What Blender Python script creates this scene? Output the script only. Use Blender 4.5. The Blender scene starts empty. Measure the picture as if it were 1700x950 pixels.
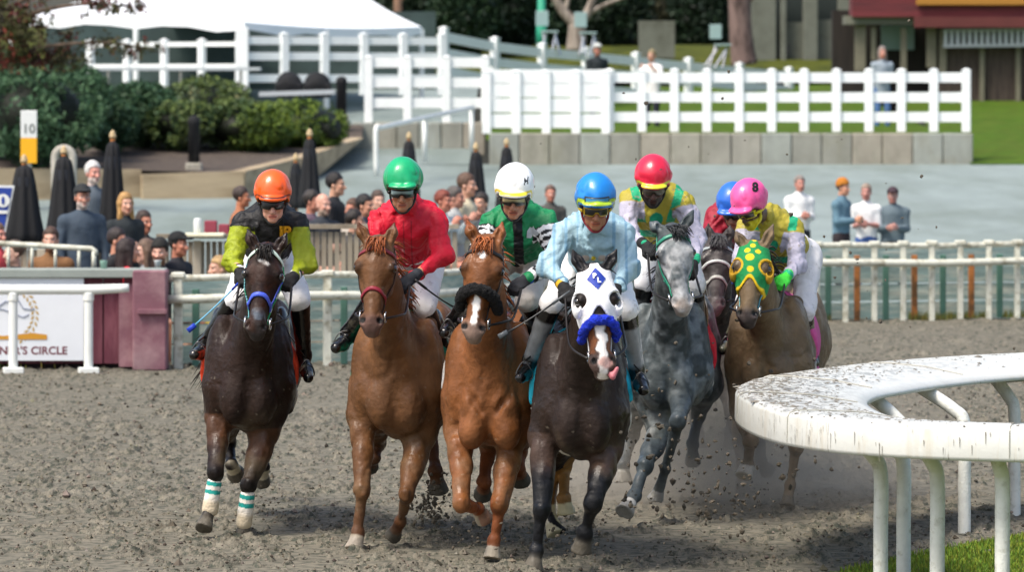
import bpy, math, random
import numpy as np
from mathutils import Vector, Matrix
from mathutils.bvhtree import BVHTree

random.seed(7)
RNG = np.random.default_rng(11)
R = math.radians
SC = bpy.context.scene
COL = SC.collection

# ------------------------------------------------------------------ camera, world, sun, exposure
F = 8500.0            # focal length in pixels of the 1700 px wide photograph
HC = 2.9              # camera height
VH = 140.0            # row of the horizon
cam_d = bpy.data.cameras.new('camera')
cam = bpy.data.objects.new('camera', cam_d); COL.objects.link(cam)
cam.location = (0, 0, HC); cam.rotation_euler = (R(90), 0, 0)
cam_d.sensor_width = 36; cam_d.lens = F / 1700 * 36
cam_d.shift_y = -(475 - VH) / 1700
cam_d.clip_start = 1; cam_d.clip_end = 2000
cam_d.dof.use_dof = True; cam_d.dof.focus_distance = 31.5; cam_d.dof.aperture_fstop = 4.6
SC.camera = cam

SUN_EL, SUN_AZ = R(58), R(228)     # azimuth measured from +Y clockwise: behind the camera, to its left
w = bpy.data.worlds.new('World'); SC.world = w; w.use_nodes = True
nt = w.node_tree; bg = nt.nodes['Background']
sky = nt.nodes.new('ShaderNodeTexSky'); sky.sky_type = 'NISHITA'; sky.sun_disc = False
sky.sun_elevation = SUN_EL; sky.sun_rotation = SUN_AZ
sky.air_density = 1.0; sky.dust_density = 4.0; sky.ozone_density = 0.6
nt.links.new(sky.outputs[0], bg.inputs[0]); bg.inputs[1].default_value = 0.13
sun_d = bpy.data.lights.new('sun', 'SUN'); sun_d.energy = 2.1; sun_d.angle = R(18); sun_d.color = (1, .93, .84)
sun = bpy.data.objects.new('sun', sun_d); COL.objects.link(sun)
sdir = Vector((math.sin(SUN_AZ) * math.cos(SUN_EL), math.cos(SUN_AZ) * math.cos(SUN_EL), math.sin(SUN_EL)))
sun.rotation_euler = sdir.to_track_quat('Z', 'Y').to_euler(); sun.location = (0, 0, 30)
SC.view_settings.view_transform = 'Standard'; SC.view_settings.look = 'None'
SC.view_settings.exposure = 0.75; SC.view_settings.gamma = 1; SC.view_settings.use_curve_mapping = False
SC.cycles.use_denoising = True
SC.cycles.max_bounces = 6; SC.cycles.transparent_max_bounces = 8

# ------------------------------------------------------------------ helpers
def P(u, v, D):
    return np.array([(u - 850) * D / F, D, HC - (v - VH) * D / F])
def lin(h):
    if isinstance(h, str):
        c = [int(h[i:i + 2], 16) / 255 for i in (0, 2, 4)]
        return np.array([x / 12.92 if x <= .04045 else ((x + .055) / 1.055) ** 2.4 for x in c])
    return np.array(h, float)[:3]
def A(*a): return np.array(a, float)
def nrm(v): return v / (np.linalg.norm(v) + 1e-9)

_perm = RNG.random(4096).astype(np.float32)
def _h(ix, iy, iz, seed):
    return _perm[(ix * 73856093 ^ iy * 19349663 ^ iz * 83492791 ^ (seed * 977)) & 4095]
def vnoise(p, sc, seed=0):
    q = np.asarray(p) * sc
    i = np.floor(q).astype(np.int64); f = (q - i).astype(np.float32); f = f * f * (3 - 2 * f)
    x, y, z = i[..., 0], i[..., 1], i[..., 2]; fx, fy, fz = f[..., 0], f[..., 1], f[..., 2]
    def L(dx, dy, dz): return _h(x + dx, y + dy, z + dz, seed)
    a = L(0, 0, 0) * (1 - fx) + L(1, 0, 0) * fx; b = L(0, 1, 0) * (1 - fx) + L(1, 1, 0) * fx
    c = L(0, 0, 1) * (1 - fx) + L(1, 0, 1) * fx; d = L(0, 1, 1) * (1 - fx) + L(1, 1, 1) * fx
    return ((a * (1 - fy) + b * fy) * (1 - fz) + (c * (1 - fy) + d * fy) * fz) * 2 - 1
def fbm(p, sc, n=3, seed=0):
    o = 0; a = 1; t = 0
    for i in range(n):
        o = o + a * vnoise(p, sc * 2 ** i, seed + i); t += a; a *= .5
    return o / t

# ---- signed distance modelling: prims are (function, lo, hi, k, mode)
def cap(a, b, ra, rb=None, k=.03, sq=None, mode='+'):
    """tapered capsule; sq=(normal, factor) flattens it along normal"""
    a = np.asarray(a, float); b = np.asarray(b, float); rb = ra if rb is None else rb
    ba = b - a; L2 = ba @ ba + 1e-9
    if sq is not None: n, fq = nrm(np.asarray(sq[0], float)), sq[1]
    def fn(p):
        q = p - a
        bb = ba
        if sq is not None:
            q = q + (q @ n)[..., None] * n * (1 / fq - 1)
            bb = ba + (ba @ n) * n * (1 / fq - 1)
        l2 = bb @ bb + 1e-9
        t = np.clip(q @ bb / l2, 0, 1)
        d = np.linalg.norm(q - t[..., None] * bb, axis=-1) - (ra + (rb - ra) * t)
        return d * (min(1, fq) if sq is not None else 1)
    m = max(ra, rb) * (max(1, sq[1]) if sq is not None else 1)
    return (fn, np.minimum(a, b) - m, np.maximum(a, b) + m, k, mode)
def ell(c, r, M=None, k=.03, mode='+'):
    c = np.asarray(c, float); r = np.asarray(r, float)
    M = np.eye(3) if M is None else np.asarray(M, float)      # rows are the axes
    def fn(p):
        q = (p - c) @ M.T
        k0 = np.linalg.norm(q / r, axis=-1); k1 = np.linalg.norm(q / (r * r), axis=-1) + 1e-9
        return k0 * (k0 - 1) / k1
    m = np.sqrt(((M.T * r) ** 2).sum(1))
    return (fn, c - m, c + m, k, mode)
def ccone(a, b, ra, rb, k=.01, mode='+', e=.008):
    a = np.asarray(a, float); b = np.asarray(b, float); ba = b - a; L = np.linalg.norm(ba); u = ba / L
    def fn(p):
        q = p - a; h = q @ u
        rad = np.linalg.norm(q - h[..., None] * u, axis=-1)
        d1 = rad - (ra + (rb - ra) * np.clip(h / L, 0, 1)) + e; d2 = np.abs(h - L / 2) - L / 2 + e
        return np.minimum(np.maximum(d1, d2), 0) + np.sqrt(np.maximum(d1, 0) ** 2 + np.maximum(d2, 0) ** 2) - e
    m = max(ra, rb)
    return (fn, np.minimum(a, b) - m, np.maximum(a, b) + m, k, mode)
def boxp(c, h, M=None, k=.01, mode='+', e=.005):
    c = np.asarray(c, float); h = np.asarray(h, float); M = np.eye(3) if M is None else np.asarray(M, float)
    def fn(p):
        q = np.abs((p - c) @ M.T) - h + e
        return np.linalg.norm(np.maximum(q, 0), axis=-1) + np.minimum(q.max(-1), 0) - e
    m = np.abs(M.T) @ h
    return (fn, c - m, c + m, k, mode)
def grid_eval(prims, h, off=0, post=None, disp=None):
    plus = [p for p in prims if p[4] == '+']
    lo = np.min([p[1] for p in plus], 0) - off - 3 * h - .01; hi = np.max([p[2] for p in plus], 0) + off + 3 * h + .01
    n = np.ceil((hi - lo) / h).astype(int) + 1
    ax = [lo[i] + h * np.arange(n[i]) for i in range(3)]
    d = np.full(n, 9., np.float32)
    for fn, a, b, k, mode in prims:
        m = k + off + 2.5 * h
        i0 = np.clip(np.floor((a - m - lo) / h).astype(int), 0, n); i1 = np.clip(np.ceil((b + m - lo) / h).astype(int) + 1, 0, n)
        if (i1 <= i0).any(): continue
        g = np.stack(np.meshgrid(*[ax[j][i0[j]:i1[j]] for j in range(3)], indexing='ij'), -1)
        e = fn(g).astype(np.float32)
        s = tuple(slice(i0[j], i1[j]) for j in range(3)); D = d[s]
        kk = max(k, 1e-4)
        if mode == '+':
            t = np.clip(.5 + .5 * (e - D) / kk, 0, 1); d[s] = e * (1 - t) + D * t - kk * t * (1 - t)
        else:
            e = -e; t = np.clip(.5 - .5 * (e - D) / kk, 0, 1); d[s] = e * (1 - t) + D * t + kk * t * (1 - t)
    d -= off
    if disp is not None:
        ii = np.where(np.abs(d) < 2.2 * h + .03)
        pts = np.stack([ax[j][ii[j]] for j in range(3)], -1)
        d[ii] += disp(pts).astype(np.float32)
    if post is not None:
        ii = np.where(d < 2.5 * h)
        pts = np.stack([ax[j][ii[j]] for j in range(3)], -1)
        d[ii] = post(pts, d[ii])
    return d, lo, h
def surface_nets(d, lo, h):
    s = d < 0
    n = d.shape
    c = np.zeros(tuple(x - 1 for x in n), np.int8)
    for dx in (0, 1):
        for dy in (0, 1):
            for dz in (0, 1):
                c += s[dx:n[0] - 1 + dx, dy:n[1] - 1 + dy, dz:n[2] - 1 + dz]
    act = (c > 0) & (c < 8)
    I = np.argwhere(act)
    idx = np.full(act.shape, -1, np.int64); idx[act] = np.arange(len(I))
    cor = {}
    for dx in (0, 1):
        for dy in (0, 1):
            for dz in (0, 1): cor[dx, dy, dz] = d[I[:, 0] + dx, I[:, 1] + dy, I[:, 2] + dz]
    acc = np.zeros((len(I), 3)); cnt = np.zeros(len(I))
    ks = list(cor)
    for a in ks:
        for axn in range(3):
            if a[axn] == 1: continue
            b = list(a); b[axn] = 1; b = tuple(b)
            va, vb = cor[a], cor[b]; m = (va < 0) != (vb < 0)
            t = np.where(m, va / np.where(m, va - vb, 1), 0)
            p = np.tile(np.array(a, float), (len(I), 1)); p[:, axn] += t
            acc += p * m[:, None]; cnt += m
    V = lo + (I + acc / np.maximum(cnt, 1)[:, None]) * h
    Q = []
    for axn in range(3):
        o1, o2 = [(1, 2), (2, 0), (0, 1)][axn]
        sl0 = [slice(None)] * 3; sl1 = [slice(None)] * 3
        sl0[axn] = slice(0, -1); sl1[axn] = slice(1, None)
        s0, s1 = s[tuple(sl0)], s[tuple(sl1)]
        E = np.argwhere(s0 != s1)
        ok = (E[:, o1] > 0) & (E[:, o2] > 0) & (E[:, o1] < n[o1] - 1) & (E[:, o2] < n[o2] - 1)
        E = E[ok]
        def g(a, b):
            e = E.copy(); e[:, o1] -= a; e[:, o2] -= b
            return idx[e[:, 0], e[:, 1], e[:, 2]]
        q = np.stack([g(1, 1), g(0, 1), g(0, 0), g(1, 0)], 1)
        fl = s1[E[:, 0], E[:, 1], E[:, 2]]
        q[fl] = q[fl][:, ::-1]
        Q.append(q)
    return V, np.concatenate(Q)

def mesh_np(name, V, Fc, mat, parent=None, col=None, smooth=True, origin=None, link=True):
    """mesh from arrays; V in world space, moved into the parent's (or its own origin's) space"""
    V = np.asarray(V, float)
    o = A(0, 0, 0)
    if parent is not None: o = np.array(ORIG[parent.name])
    elif origin is not None: o = np.array(origin)
    me = bpy.data.meshes.new(name)
    if isinstance(Fc, np.ndarray):
        m, k = Fc.shape
        me.vertices.add(len(V)); me.vertices.foreach_set('co', (V - o).astype(np.float32).ravel())
        me.loops.add(m * k); me.loops.foreach_set('vertex_index', Fc.astype(np.int32).ravel())
        me.polygons.add(m); me.polygons.foreach_set('loop_start', np.arange(m, dtype=np.int32) * k)
        me.update(calc_edges=True)
    else:
        me.from_pydata((V - o).tolist(), [], Fc)
        me.update()
    me.validate()
    me.polygons.foreach_set('use_smooth', np.full(len(me.polygons), bool(smooth)))
    if col is not None:
        at = me.color_attributes.new('Col', 'FLOAT_COLOR', 'POINT')
        c = np.ones((len(V), 4), np.float32); c[:, :3] = col
        at.data.foreach_set('color', c.ravel())
    me.materials.append(mat)
    ob = bpy.data.objects.new(name, me); COL.objects.link(ob)
    if parent is not None: ob.parent = parent; ORIG[ob.name] = tuple(o)
    else: ob.location = tuple(o); ORIG[ob.name] = tuple(o)
    return ob
ORIG = {}
def sdf_obj(name, prims, h, mat, parent=None, colf=None, off=0, post=None, disp=None, origin=None, ret=False):
    d, lo, h = grid_eval(prims, h, off, post, disp)
    V, Q = surface_nets(d, lo, h)
    c = colf(V) if colf is not None else None
    ob = mesh_np(name, V, Q, mat, parent, c, True, origin)
    return (ob, V, Q) if ret else ob

def thing(name, label, cat, loc, group=None):
    o = bpy.data.objects.new(name, None); COL.objects.link(o); o.location = tuple(loc); o.empty_display_size = .2
    ORIG[o.name] = tuple(float(x) for x in loc)
    o['label'] = label; o['category'] = cat
    if group: o['group'] = group
    return o
def tag(o, label, cat, group=None):
    o['label'] = label; o['category'] = cat
    if group: o['group'] = group
    return o
def kind(o, k): o['kind'] = k; return o

# ---- polygon mesh builder
class MB:
    def __init__(s): s.v = []; s.f = []; s.c = []
    def add(s, v, f, c=None):
        b = len(s.v); s.v += [tuple(map(float, x)) for x in v]; s.f += [tuple(i + b for i in q) for q in f]
        s.c += [tuple(lin(c)) if c is not None else (1, 1, 1)] * len(v)
    def box(s, c, h, rz=0, col=None, bev=0):
        c = np.array(c, float); ca, sa = math.cos(rz), math.sin(rz); v = []
        b = min(bev, min(h) * .45)
        if b <= 0:
            for z in (-1, 1):
                for x, y in ((-1, -1), (1, -1), (1, 1), (-1, 1)):
                    X, Y = x * h[0], y * h[1]; v.append(c + (X * ca - Y * sa, X * sa + Y * ca, z * h[2]))
            s.add(v, [(3, 2, 1, 0), (4, 5, 6, 7), (0, 1, 5, 4), (1, 2, 6, 5), (2, 3, 7, 6), (3, 0, 4, 7)], col)
        else:
            rings = [(-h[2], b), (-h[2] + b, 0), (h[2] - b, 0), (h[2], b)]
            for z, ins in rings:
                for x, y in ((-1, -1), (1, -1), (1, 1), (-1, 1)):
                    for t in (0, 1):
                        if (x * y > 0) == (t == 0): X, Y = x * (h[0] - ins), y * (h[1] - ins - b)
                        else: X, Y = x * (h[0] - ins - b), y * (h[1] - ins)
                        v.append(c + (X * ca - Y * sa, X * sa + Y * ca, z))
            f = [tuple(range(7, -1, -1)), tuple(range(24, 32))]
            for r in range(3):
                for i in range(8): f.append((r * 8 + i, r * 8 + (i + 1) % 8, r * 8 + 8 + (i + 1) % 8, r * 8 + 8 + i))
            s.add(v, f, col)
    def beam(s, a, b, wd, ht, col=None):
        """box from a to b, width across, height up"""
        a = np.array(a, float); b = np.array(b, float); d = nrm(b - a)
        up = A(0, 0, 1) if abs(d[2]) < .9 else A(0, 1, 0)
        sd = nrm(np.cross(d, up)); up = np.cross(sd, d); v = []
        for p in (a, b):
            for x, y in ((-1, -1), (1, -1), (1, 1), (-1, 1)): v.append(p + sd * x * wd / 2 + up * y * ht / 2)
        s.add(v, [(0, 1, 2, 3), (7, 6, 5, 4), (0, 4, 5, 1), (1, 5, 6, 2), (2, 6, 7, 3), (3, 7, 4, 0)], col)
    def tube(s, pts, r, n=8, col=None, cap=True, flat=None):
        pts = [np.array(p, float) for p in pts]; m = len(pts)
        rs = r if hasattr(r, '__len__') else [r] * m
        prev = None; v = []
        for i, p in enumerate(pts):
            t = nrm(pts[min(i + 1, m - 1)] - pts[max(i - 1, 0)])
            if prev is None:
                q = A(0, 0, 1) if abs(t[2]) < .9 else A(1, 0, 0)
                x = nrm(np.cross(t, q))
            else: x = nrm(prev - t * (prev @ t))
            prev = x; y = np.cross(t, x)
            if flat is not None:
                nn = np.array(flat[i] if isinstance(flat, list) else flat, float); y = nrm(nn - t * (nn @ t)); x = np.cross(y, t); prev = x
            for k in range(n):
                a = 2 * math.pi * k / n
                v.append(p + rs[i] * (math.cos(a) * x + math.sin(a) * y * (.35 if flat is not None else 1)))
        f = []
        for i in range(m - 1):
            for k in range(n): f.append((i * n + k, i * n + (k + 1) % n, (i + 1) * n + (k + 1) % n, (i + 1) * n + k))
        if cap: f.append(tuple(range(n - 1, -1, -1))); f.append(tuple((m - 1) * n + k for k in range(n)))
        s.add(v, f, col)
    def lathe(s, c, prof, n=16, col=None, fold=0, nf=8, cap=True):
        v = []; m = len(prof)
        for r, z in prof:
            for k in range(n):
                a = 2 * math.pi * k / n; rr = r * (1 + fold * math.cos(nf * a))
                v.append((c[0] + rr * math.cos(a), c[1] + rr * math.sin(a), c[2] + z))
        f = []
        for i in range(m - 1):
            for k in range(n): f.append((i * n + k, i * n + (k + 1) % n, (i + 1) * n + (k + 1) % n, (i + 1) * n + k))
        if cap: f.append(tuple(range(n - 1, -1, -1))); f.append(tuple((m - 1) * n + k for k in range(n)))
        s.add(v, f, col)
    def build(s, name, mat, parent=None, smooth=False, origin=None, usecol=False):
        return mesh_np(name, s.v, s.f, mat, parent, np.array(s.c) if usecol else None, smooth, origin)
def crom(pts, n=8, closed=False):
    pts = [np.array(p, float) for p in pts]; out = []; m = len(pts)
    rng = range(m if closed else m - 1)
    for i in rng:
        if closed: p0, p1, p2, p3 = pts[i - 1], pts[i], pts[(i + 1) % m], pts[(i + 2) % m]
        else: p0, p1, p2, p3 = pts[max(i - 1, 0)], pts[i], pts[i + 1], pts[min(i + 2, m - 1)]
        for j in range(n):
            t = j / n
            out.append(.5 * ((2 * p1) + (-p0 + p2) * t + (2 * p0 - 5 * p1 + 4 * p2 - p3) * t * t + (-p0 + 3 * p1 - 3 * p2 + p3) * t ** 3))
    if not closed: out.append(pts[-1])
    else: out.append(out[0])
    return out

# ---- materials
def mat(name, c='808080', rough=.6, vc=False, nsc=0, namt=0, bump=0, bsc=60, spec=.5, metal=0, c2=None, csc=5, cthr=(.45, .6), sheen=0, coat=0, stretch=None, transl=0, det=4):
    m = bpy.data.materials.new(name); m.use_nodes = True; t = m.node_tree; b = t.nodes['Principled BSDF']; N = t.nodes.new; Lk = t.links.new
    b.inputs['Roughness'].default_value = rough; b.inputs['Specular IOR Level'].default_value = spec; b.inputs['Metallic'].default_value = metal
    if sheen: b.inputs['Sheen Weight'].default_value = sheen; b.inputs['Sheen Roughness'].default_value = .4
    if coat: b.inputs['Coat Weight'].default_value = coat; b.inputs['Coat Roughness'].default_value = .15
    co = N('ShaderNodeTexCoord'); src = co.outputs['Object']
    if stretch:
        mp = N('ShaderNodeMapping'); mp.inputs['Scale'].default_value = stretch; Lk(src, mp.inputs[0]); src = mp.outputs[0]
    if vc:
        a = N('ShaderNodeAttribute'); a.attribute_name = 'Col'; cur = a.outputs['Color']
    else:
        rgb = N('ShaderNodeRGB'); rgb.outputs[0].default_value = (*lin(c), 1); cur = rgb.outputs[0]
    if c2 is not None:
        nz = N('ShaderNodeTexNoise'); nz.inputs['Scale'].default_value = csc; nz.inputs['Detail'].default_value = 6; nz.inputs['Roughness'].default_value = .65; Lk(src, nz.inputs[0])
        mr = N('ShaderNodeMapRange'); mr.inputs[1].default_value = cthr[0]; mr.inputs[2].default_value = cthr[1]; Lk(nz.outputs[0], mr.inputs[0])
        mx = N('ShaderNodeMix'); mx.data_type = 'RGBA'; Lk(mr.outputs[0], mx.inputs[0]); Lk(cur, mx.inputs[6]); mx.inputs[7].default_value = (*lin(c2), 1); cur = mx.outputs[2]
    if namt:
        nz = N('ShaderNodeTexNoise'); nz.inputs['Scale'].default_value = nsc; nz.inputs['Detail'].default_value = det; nz.inputs['Roughness'].default_value = .6; Lk(src, nz.inputs[0])
        mr = N('ShaderNodeMapRange'); mr.inputs[1].default_value = .25; mr.inputs[2].default_value = .75; mr.inputs[3].default_value = 1 - namt; mr.inputs[4].default_value = 1 + namt * .8; mr.clamp = True; Lk(nz.outputs[0], mr.inputs[0])
        mx = N('ShaderNodeMix'); mx.data_type = 'RGBA'; mx.blend_type = 'MULTIPLY'; mx.inputs[0].default_value = 1; Lk(cur, mx.inputs[6]); Lk(mr.outputs[0], mx.inputs[7]); cur = mx.outputs[2]
    Lk(cur, b.inputs['Base Color'])
    if bump:
        nz = N('ShaderNodeTexNoise'); nz.inputs['Scale'].default_value = bsc; nz.inputs['Detail'].default_value = 5; Lk(src, nz.inputs[0])
        bp = N('ShaderNodeBump'); bp.inputs['Strength'].default_value = min(1, bump); bp.inputs['Distance'].default_value = .02 if bump <= 1 else .02 * bump; Lk(nz.outputs[0], bp.inputs['Height']); Lk(bp.outputs[0], b.inputs['Normal'])
    if transl:
        b.inputs['Transmission Weight'].default_value = transl
    return m
M = {}
M['coat'] = mat('horse_coat', vc=True, rough=.5, nsc=9, namt=.34, bump=.4, bsc=26, spec=.28)
M['coat_grey'] = mat('grey_coat', vc=True, rough=.5, nsc=22, namt=.35, bump=.25, bsc=30, spec=.3)
M['hair'] = mat('mane_hair', vc=True, rough=.5, nsc=60, namt=.25, bump=.5, bsc=120)
M['silk'] = mat('racing_silk', vc=True, rough=.58, nsc=6, namt=.10, bump=.7, bsc=22, spec=.4)
M['cloth'] = mat('cloth', vc=True, rough=.85, nsc=9, namt=.14, bump=.3, bsc=30)
M['breeches'] = mat('breeches', vc=True, rough=.6, nsc=8, namt=.08, bump=.3, bsc=18, c2=(.36, .34, .31), csc=18, cthr=(.58, .74))
M['leather'] = mat('boot_leather', vc=True, rough=.24, nsc=20, namt=.2, bump=.15, bsc=30, coat=.3)
M['skin'] = mat('skin', vc=True, rough=.5, nsc=30, namt=.08, bump=.1, bsc=50)
M['plastic'] = mat('helmet_cover', vc=True, rough=.3, nsc=9, namt=.1, bump=.12, bsc=24, coat=.25)
M['lens'] = mat('goggle_lens', '0a0a0c', rough=.06, spec=.9, coat=1)
M['strap'] = mat('strap', vc=True, rough=.4, nsc=40, namt=.15)
M['fleece'] = mat('fleece', vc=True, rough=.95, nsc=60, namt=.35, bump=1, bsc=110)
M['steel'] = mat('polished_steel', 'c8c8c8', rough=.25, metal=1)
M['eye'] = mat('horse_eye', '0d0806', rough=.05, spec=.8, coat=1)
M['wrap'] = mat('leg_wrap', vc=True, rough=.9, nsc=30, namt=.12, bump=.4, bsc=60)
M['white_paint'] = mat('white_paint', 'eef2f0', rough=.45, nsc=6, namt=.06, bump=.1, bsc=30)
M['worn_white'] = mat('worn_white_paint', 'd2d3c4', rough=.6, nsc=5, namt=.16, c2='948e76', csc=8, cthr=(.5, .68), bump=.2, bsc=30)
M['dsteel'] = mat('stirrup_metal', '6a6a6a', rough=.4, metal=1)

for k in ('coat', 'coat_grey'):      # sweat-sleek patches beside dull, dusty ones
    t = M[k].node_tree; b = t.nodes['Principled BSDF']; nz = t.nodes.new('ShaderNodeTexNoise'); nz.inputs['Scale'].default_value = 7; nz.inputs['Detail'].default_value = 5
    co = t.nodes.new('ShaderNodeTexCoord'); t.links.new(co.outputs['Object'], nz.inputs[0]); mr = t.nodes.new('ShaderNodeMapRange')
    mr.inputs[1].default_value = .38; mr.inputs[2].default_value = .62; mr.inputs[3].default_value = .30; mr.inputs[4].default_value = .68; t.links.new(nz.outputs[0], mr.inputs[0]); t.links.new(mr.outputs[0], b.inputs['Roughness'])
# ================================================================== horses
def seg_param(V, pts):
    """distance and running parameter (0..n) of V along a polyline"""
    best = np.full(len(V), 9.); par = np.zeros(len(V))
    for i in range(len(pts) - 1):
        a = pts[i]; ba = pts[i + 1] - a; t = np.clip((V - a) @ ba / (ba @ ba + 1e-9), 0, 1)
        d = np.linalg.norm(V - a - t[:, None] * ba, axis=1); m = d < best
        best[m] = d[m]; par[m] = (i + t)[m]
    return best, par
def sst(x, a, b): t = np.clip((x - a) / (b - a), 0, 1); return t * t * (3 - 2 * t)
def mixc(c, d, m): return c * (1 - m[:, None]) + np.asarray(d) * m[:, None]

class Horse: pass
def make_horse(g):
    D = g['D']; H = Horse(); H.g = g; H.D = D
    x0 = (g['cx'] - 850) * D / F; dz = g.get('dz', -.13); sw = g.get('sw', 1.06) * .955
    yaw = R(g.get('yaw', 0)); cy, sy = math.cos(yaw), math.sin(yaw)
    H.base = A(x0, D + .9, 0)
    def T(x, y, z):
        x *= sw
        return A(x0 + x * cy + y * sy, D + y * cy - x * sy, z + dz)
    H.T = T
    Mt = np.array([[cy, -sy, 0], [sy, cy, 0], [0, 0, 1.]])
    root = thing('horse', g['label'], 'horse', H.base, 'horses racing round the bend'); H.root = root
    trunk = [ell(T(0, .20, 1.15), (.20 * sw, .21, .35), Mt, .05)]
    for s in (-1, 1):
        trunk += [ell(T(s * .085, .105, 1.03), (.10 * sw, .12, .18), Mt, .03),                     # pectorals
                  ell(T(s * .165, .30, 1.20), (.12 * sw, .20, .35), Mt, .045),                       # shoulder
                  ell(T(s * .18, .18, 1.10), (.07 * sw, .09, .15), Mt, .03),
                  cap(T(s * .21, .22, 1.10), T(s * .17, .45, 1.50), .065, .05, .03), cap(T(s * .235, .33, 1.02), T(s * .22, .62, 1.25), .06, .05, .025),
                  cap(T(s * .235, .40, .95), T(s * .25, .62, 1.0), .05, .04, .03),
                  ell(T(s * .14, 1.66, 1.22), (.165 * sw, .30, .37), Mt, .08)]
    trunk += [ell(T(0, .75, 1.16), (.29 * sw, .62, .37), Mt, .10), ell(T(0, 1.2, 1.22), (.27 * sw, .48, .31), Mt, .10),
              ell(T(0, 1.62, 1.33), (.25 * sw, .36, .28), Mt, .10),
              cap(T(0, .38, 1.50), T(0, .85, 1.47), .10, .09, .10)]
    trunk += [cap(T(0, -.03, 1.15), T(0, .0, .90), .018, .022, .035, mode='-')]
    mu = g.get('musc', 0)
    for s in ((-1, 1) if mu else ()): trunk += [ell(T(s * .105, .045 + .04 * (1 - mu), .90), (.085 * sw, .085, .11), Mt, .035), cap(T(s * .20, .02, 1.25), T(s * .05, -.0, 1.02), .012, .016, .03, mode='-')]
    # head frame
    poll = P(g['poll'][0], g['poll'][1], D + g['poll'][2]); muz = P(g['muz'][0], g['muz'][1], D + g['muz'][2])
    a = nrm(muz - poll); L = np.linalg.norm(muz - poll)
    f = nrm(A(0, -1, 0) - a * (A(0, -1, 0) @ a)); s_ = np.cross(f, a); s_ = s_ if s_[0] > 0 else -s_
    tn = R(g.get('turn', 0)); f, s_ = f * math.cos(tn) + s_ * math.sin(tn), s_ * math.cos(tn) - f * math.sin(tn)
    H.poll, H.muz, H.a, H.f, H.s, H.L = poll, muz, a, f, s_, L
    hs = g.get('hs', 1.12)
    def Q(t, s, ff): return poll + a * t * L + s_ * s * hs + f * ff * hs
    H.Q = Q
    Mh = np.array([s_, a, f])
    def E_(t, s, ff, r, k=.02, mode='+'): return ell(Q(t, s, ff), (r[0] * hs, r[1] * hs, r[2] * hs), Mh, k * hs, mode)
    def C_(p, q, ra, rb, k=.02, sq=None, mode='+'): return cap(Q(*p), Q(*q), ra * hs, rb * hs, k, sq, mode)
    head = [E_(.10, 0, -.02, (.085, .11, .085), .03), E_(.27, 0, .0, (.10, .12, .075), .04),
            C_((.25, 0, .015), (.86, 0, .012), .062, .043, .03),
            C_((.30, 0, -.06), (.90, 0, -.03), .075, .042, .04),
            E_(.93, 0, -.012, (.056, .058, .05), .03), E_(1.0, 0, -.045, (.042, .03, .032), .02),
            C_((.5, 0, -.12), (.93, 0, -.075), .042, .026, .04)]
    for s in (-1, 1):
        head += [E_(.34, s * .058, -.09, (.036, .115, .085), .03), E_(.29, s * .086, .018, (.034, .045, .034), .02),
                 C_((.20, s * .06, .045), (.30, s * .088, .045), .016, .018, .025),
                 C_((.42, s * .075, -.015), (.62, s * .05, -.005), .014, .01, .03),
                 E_(.90, s * .043, .008, (.027, .040, .028), .015),
                 E_(.905, s * .048, .034, (.012, .024, .016), .008, '-'),
                 E_(.305, s * .104, .03, (.014, .018, .014), .008, '-')]
    ears = []
    H.eartips = []
    for s, e in zip((-1, 1), g['ears']):
        tip = P(e[0], e[1], D + g['poll'][2] + .02); b = Q(-.01, s * .052, .0); m = b * .5 + tip * .5 + s_ * s * .006
        ears += [cap(b, m, .030 * hs, .033 * hs, .02), cap(m, tip, .033 * hs, .008, .012),
                 cap(b * .7 + m * .3 + f * .03, m * .4 + tip * .6 + f * .022, .014, .009, .012, mode='-')]
        H.eartips.append(tip)
    thr = Q(.22, 0, -.13)
    neck = [cap(T(0, .42, 1.40), poll + A(0, .06, -.02), .112, .064, .07, (A(cy, -sy, 0), .95)),
            cap(T(0, .22, 1.22), thr + A(0, .04, 0), .152, .078, .08, (A(cy, -sy, 0), .95)),
            cap(T(0, .30, 1.32), poll * .5 + thr * .5 + A(0, .05, 0), .135, .074, .05)]
    legs = []; H.legs = []
    for i, lg in enumerate(g['legs']):
        J = [P(u, v, D + dy) for u, v, dy in lg]; fore = i < 2; s = -1 if i % 2 == 0 else 1
        e, kn, ft, hf = J
        if hf[2] < .012: hf[2] = .012
        top = T(s * .165, .27, 1.08) if fore else T(s * .15, 1.62, 1.15)
        hd = nrm(hf - ft); cor = hf - hd * .075
        H.legs.append([top, e, kn, ft, cor, hf])
        gl = g.get('lr', 1.0)
        if fore:
            legs += [cap(top, e, .135, .098 * gl, .06), cap(e, e * .45 + kn * .55, .092 * gl, .064 * gl, .04), cap(e * .5 + kn * .5, kn, .070 * gl, .049 * gl, .03),
                     ell(kn, (.052 * gl, .05, .062), None, .025), cap(kn, ft, .037 * gl, .030 * gl, .022), ell(e * .72 + kn * .28 + A(s * .03, -.02, 0), (.05, .06, .10), None, .02)]
            bk = A(0, .028, 0); legs += [cap(kn + bk, ft + bk * .8, .021, .019, .01), cap(kn + A(0, -.03, .02), kn + A(0, -.03, -.02), .032, .03, .015)]
        else:
            legs += [cap(top, e, .19, .13, .08), cap(e, kn, .115, .052, .05), ell(kn, (.048, .062, .06), None, .03), cap(kn + A(0, .03, .03), kn + A(0, .05, .0), .028, .03, .02),
                     cap(kn, ft, .043, .035, .025)]
        legs += [ell(ft, (.045, .046, .046), None, .02), cap(ft, cor, .037, .043, .02), ccone(cor, hf, .045, .063, .008)]
    prims = trunk + neck + head + ears + legs
    base, pt, mz, hoofc = lin(g['coat']), lin(g.get('points', '15100d')), lin(g.get('muzzle', '2a2422')), lin(g.get('hoof', '2b2a29'))
    socks = g.get('socks', [None] * 4)
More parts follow.
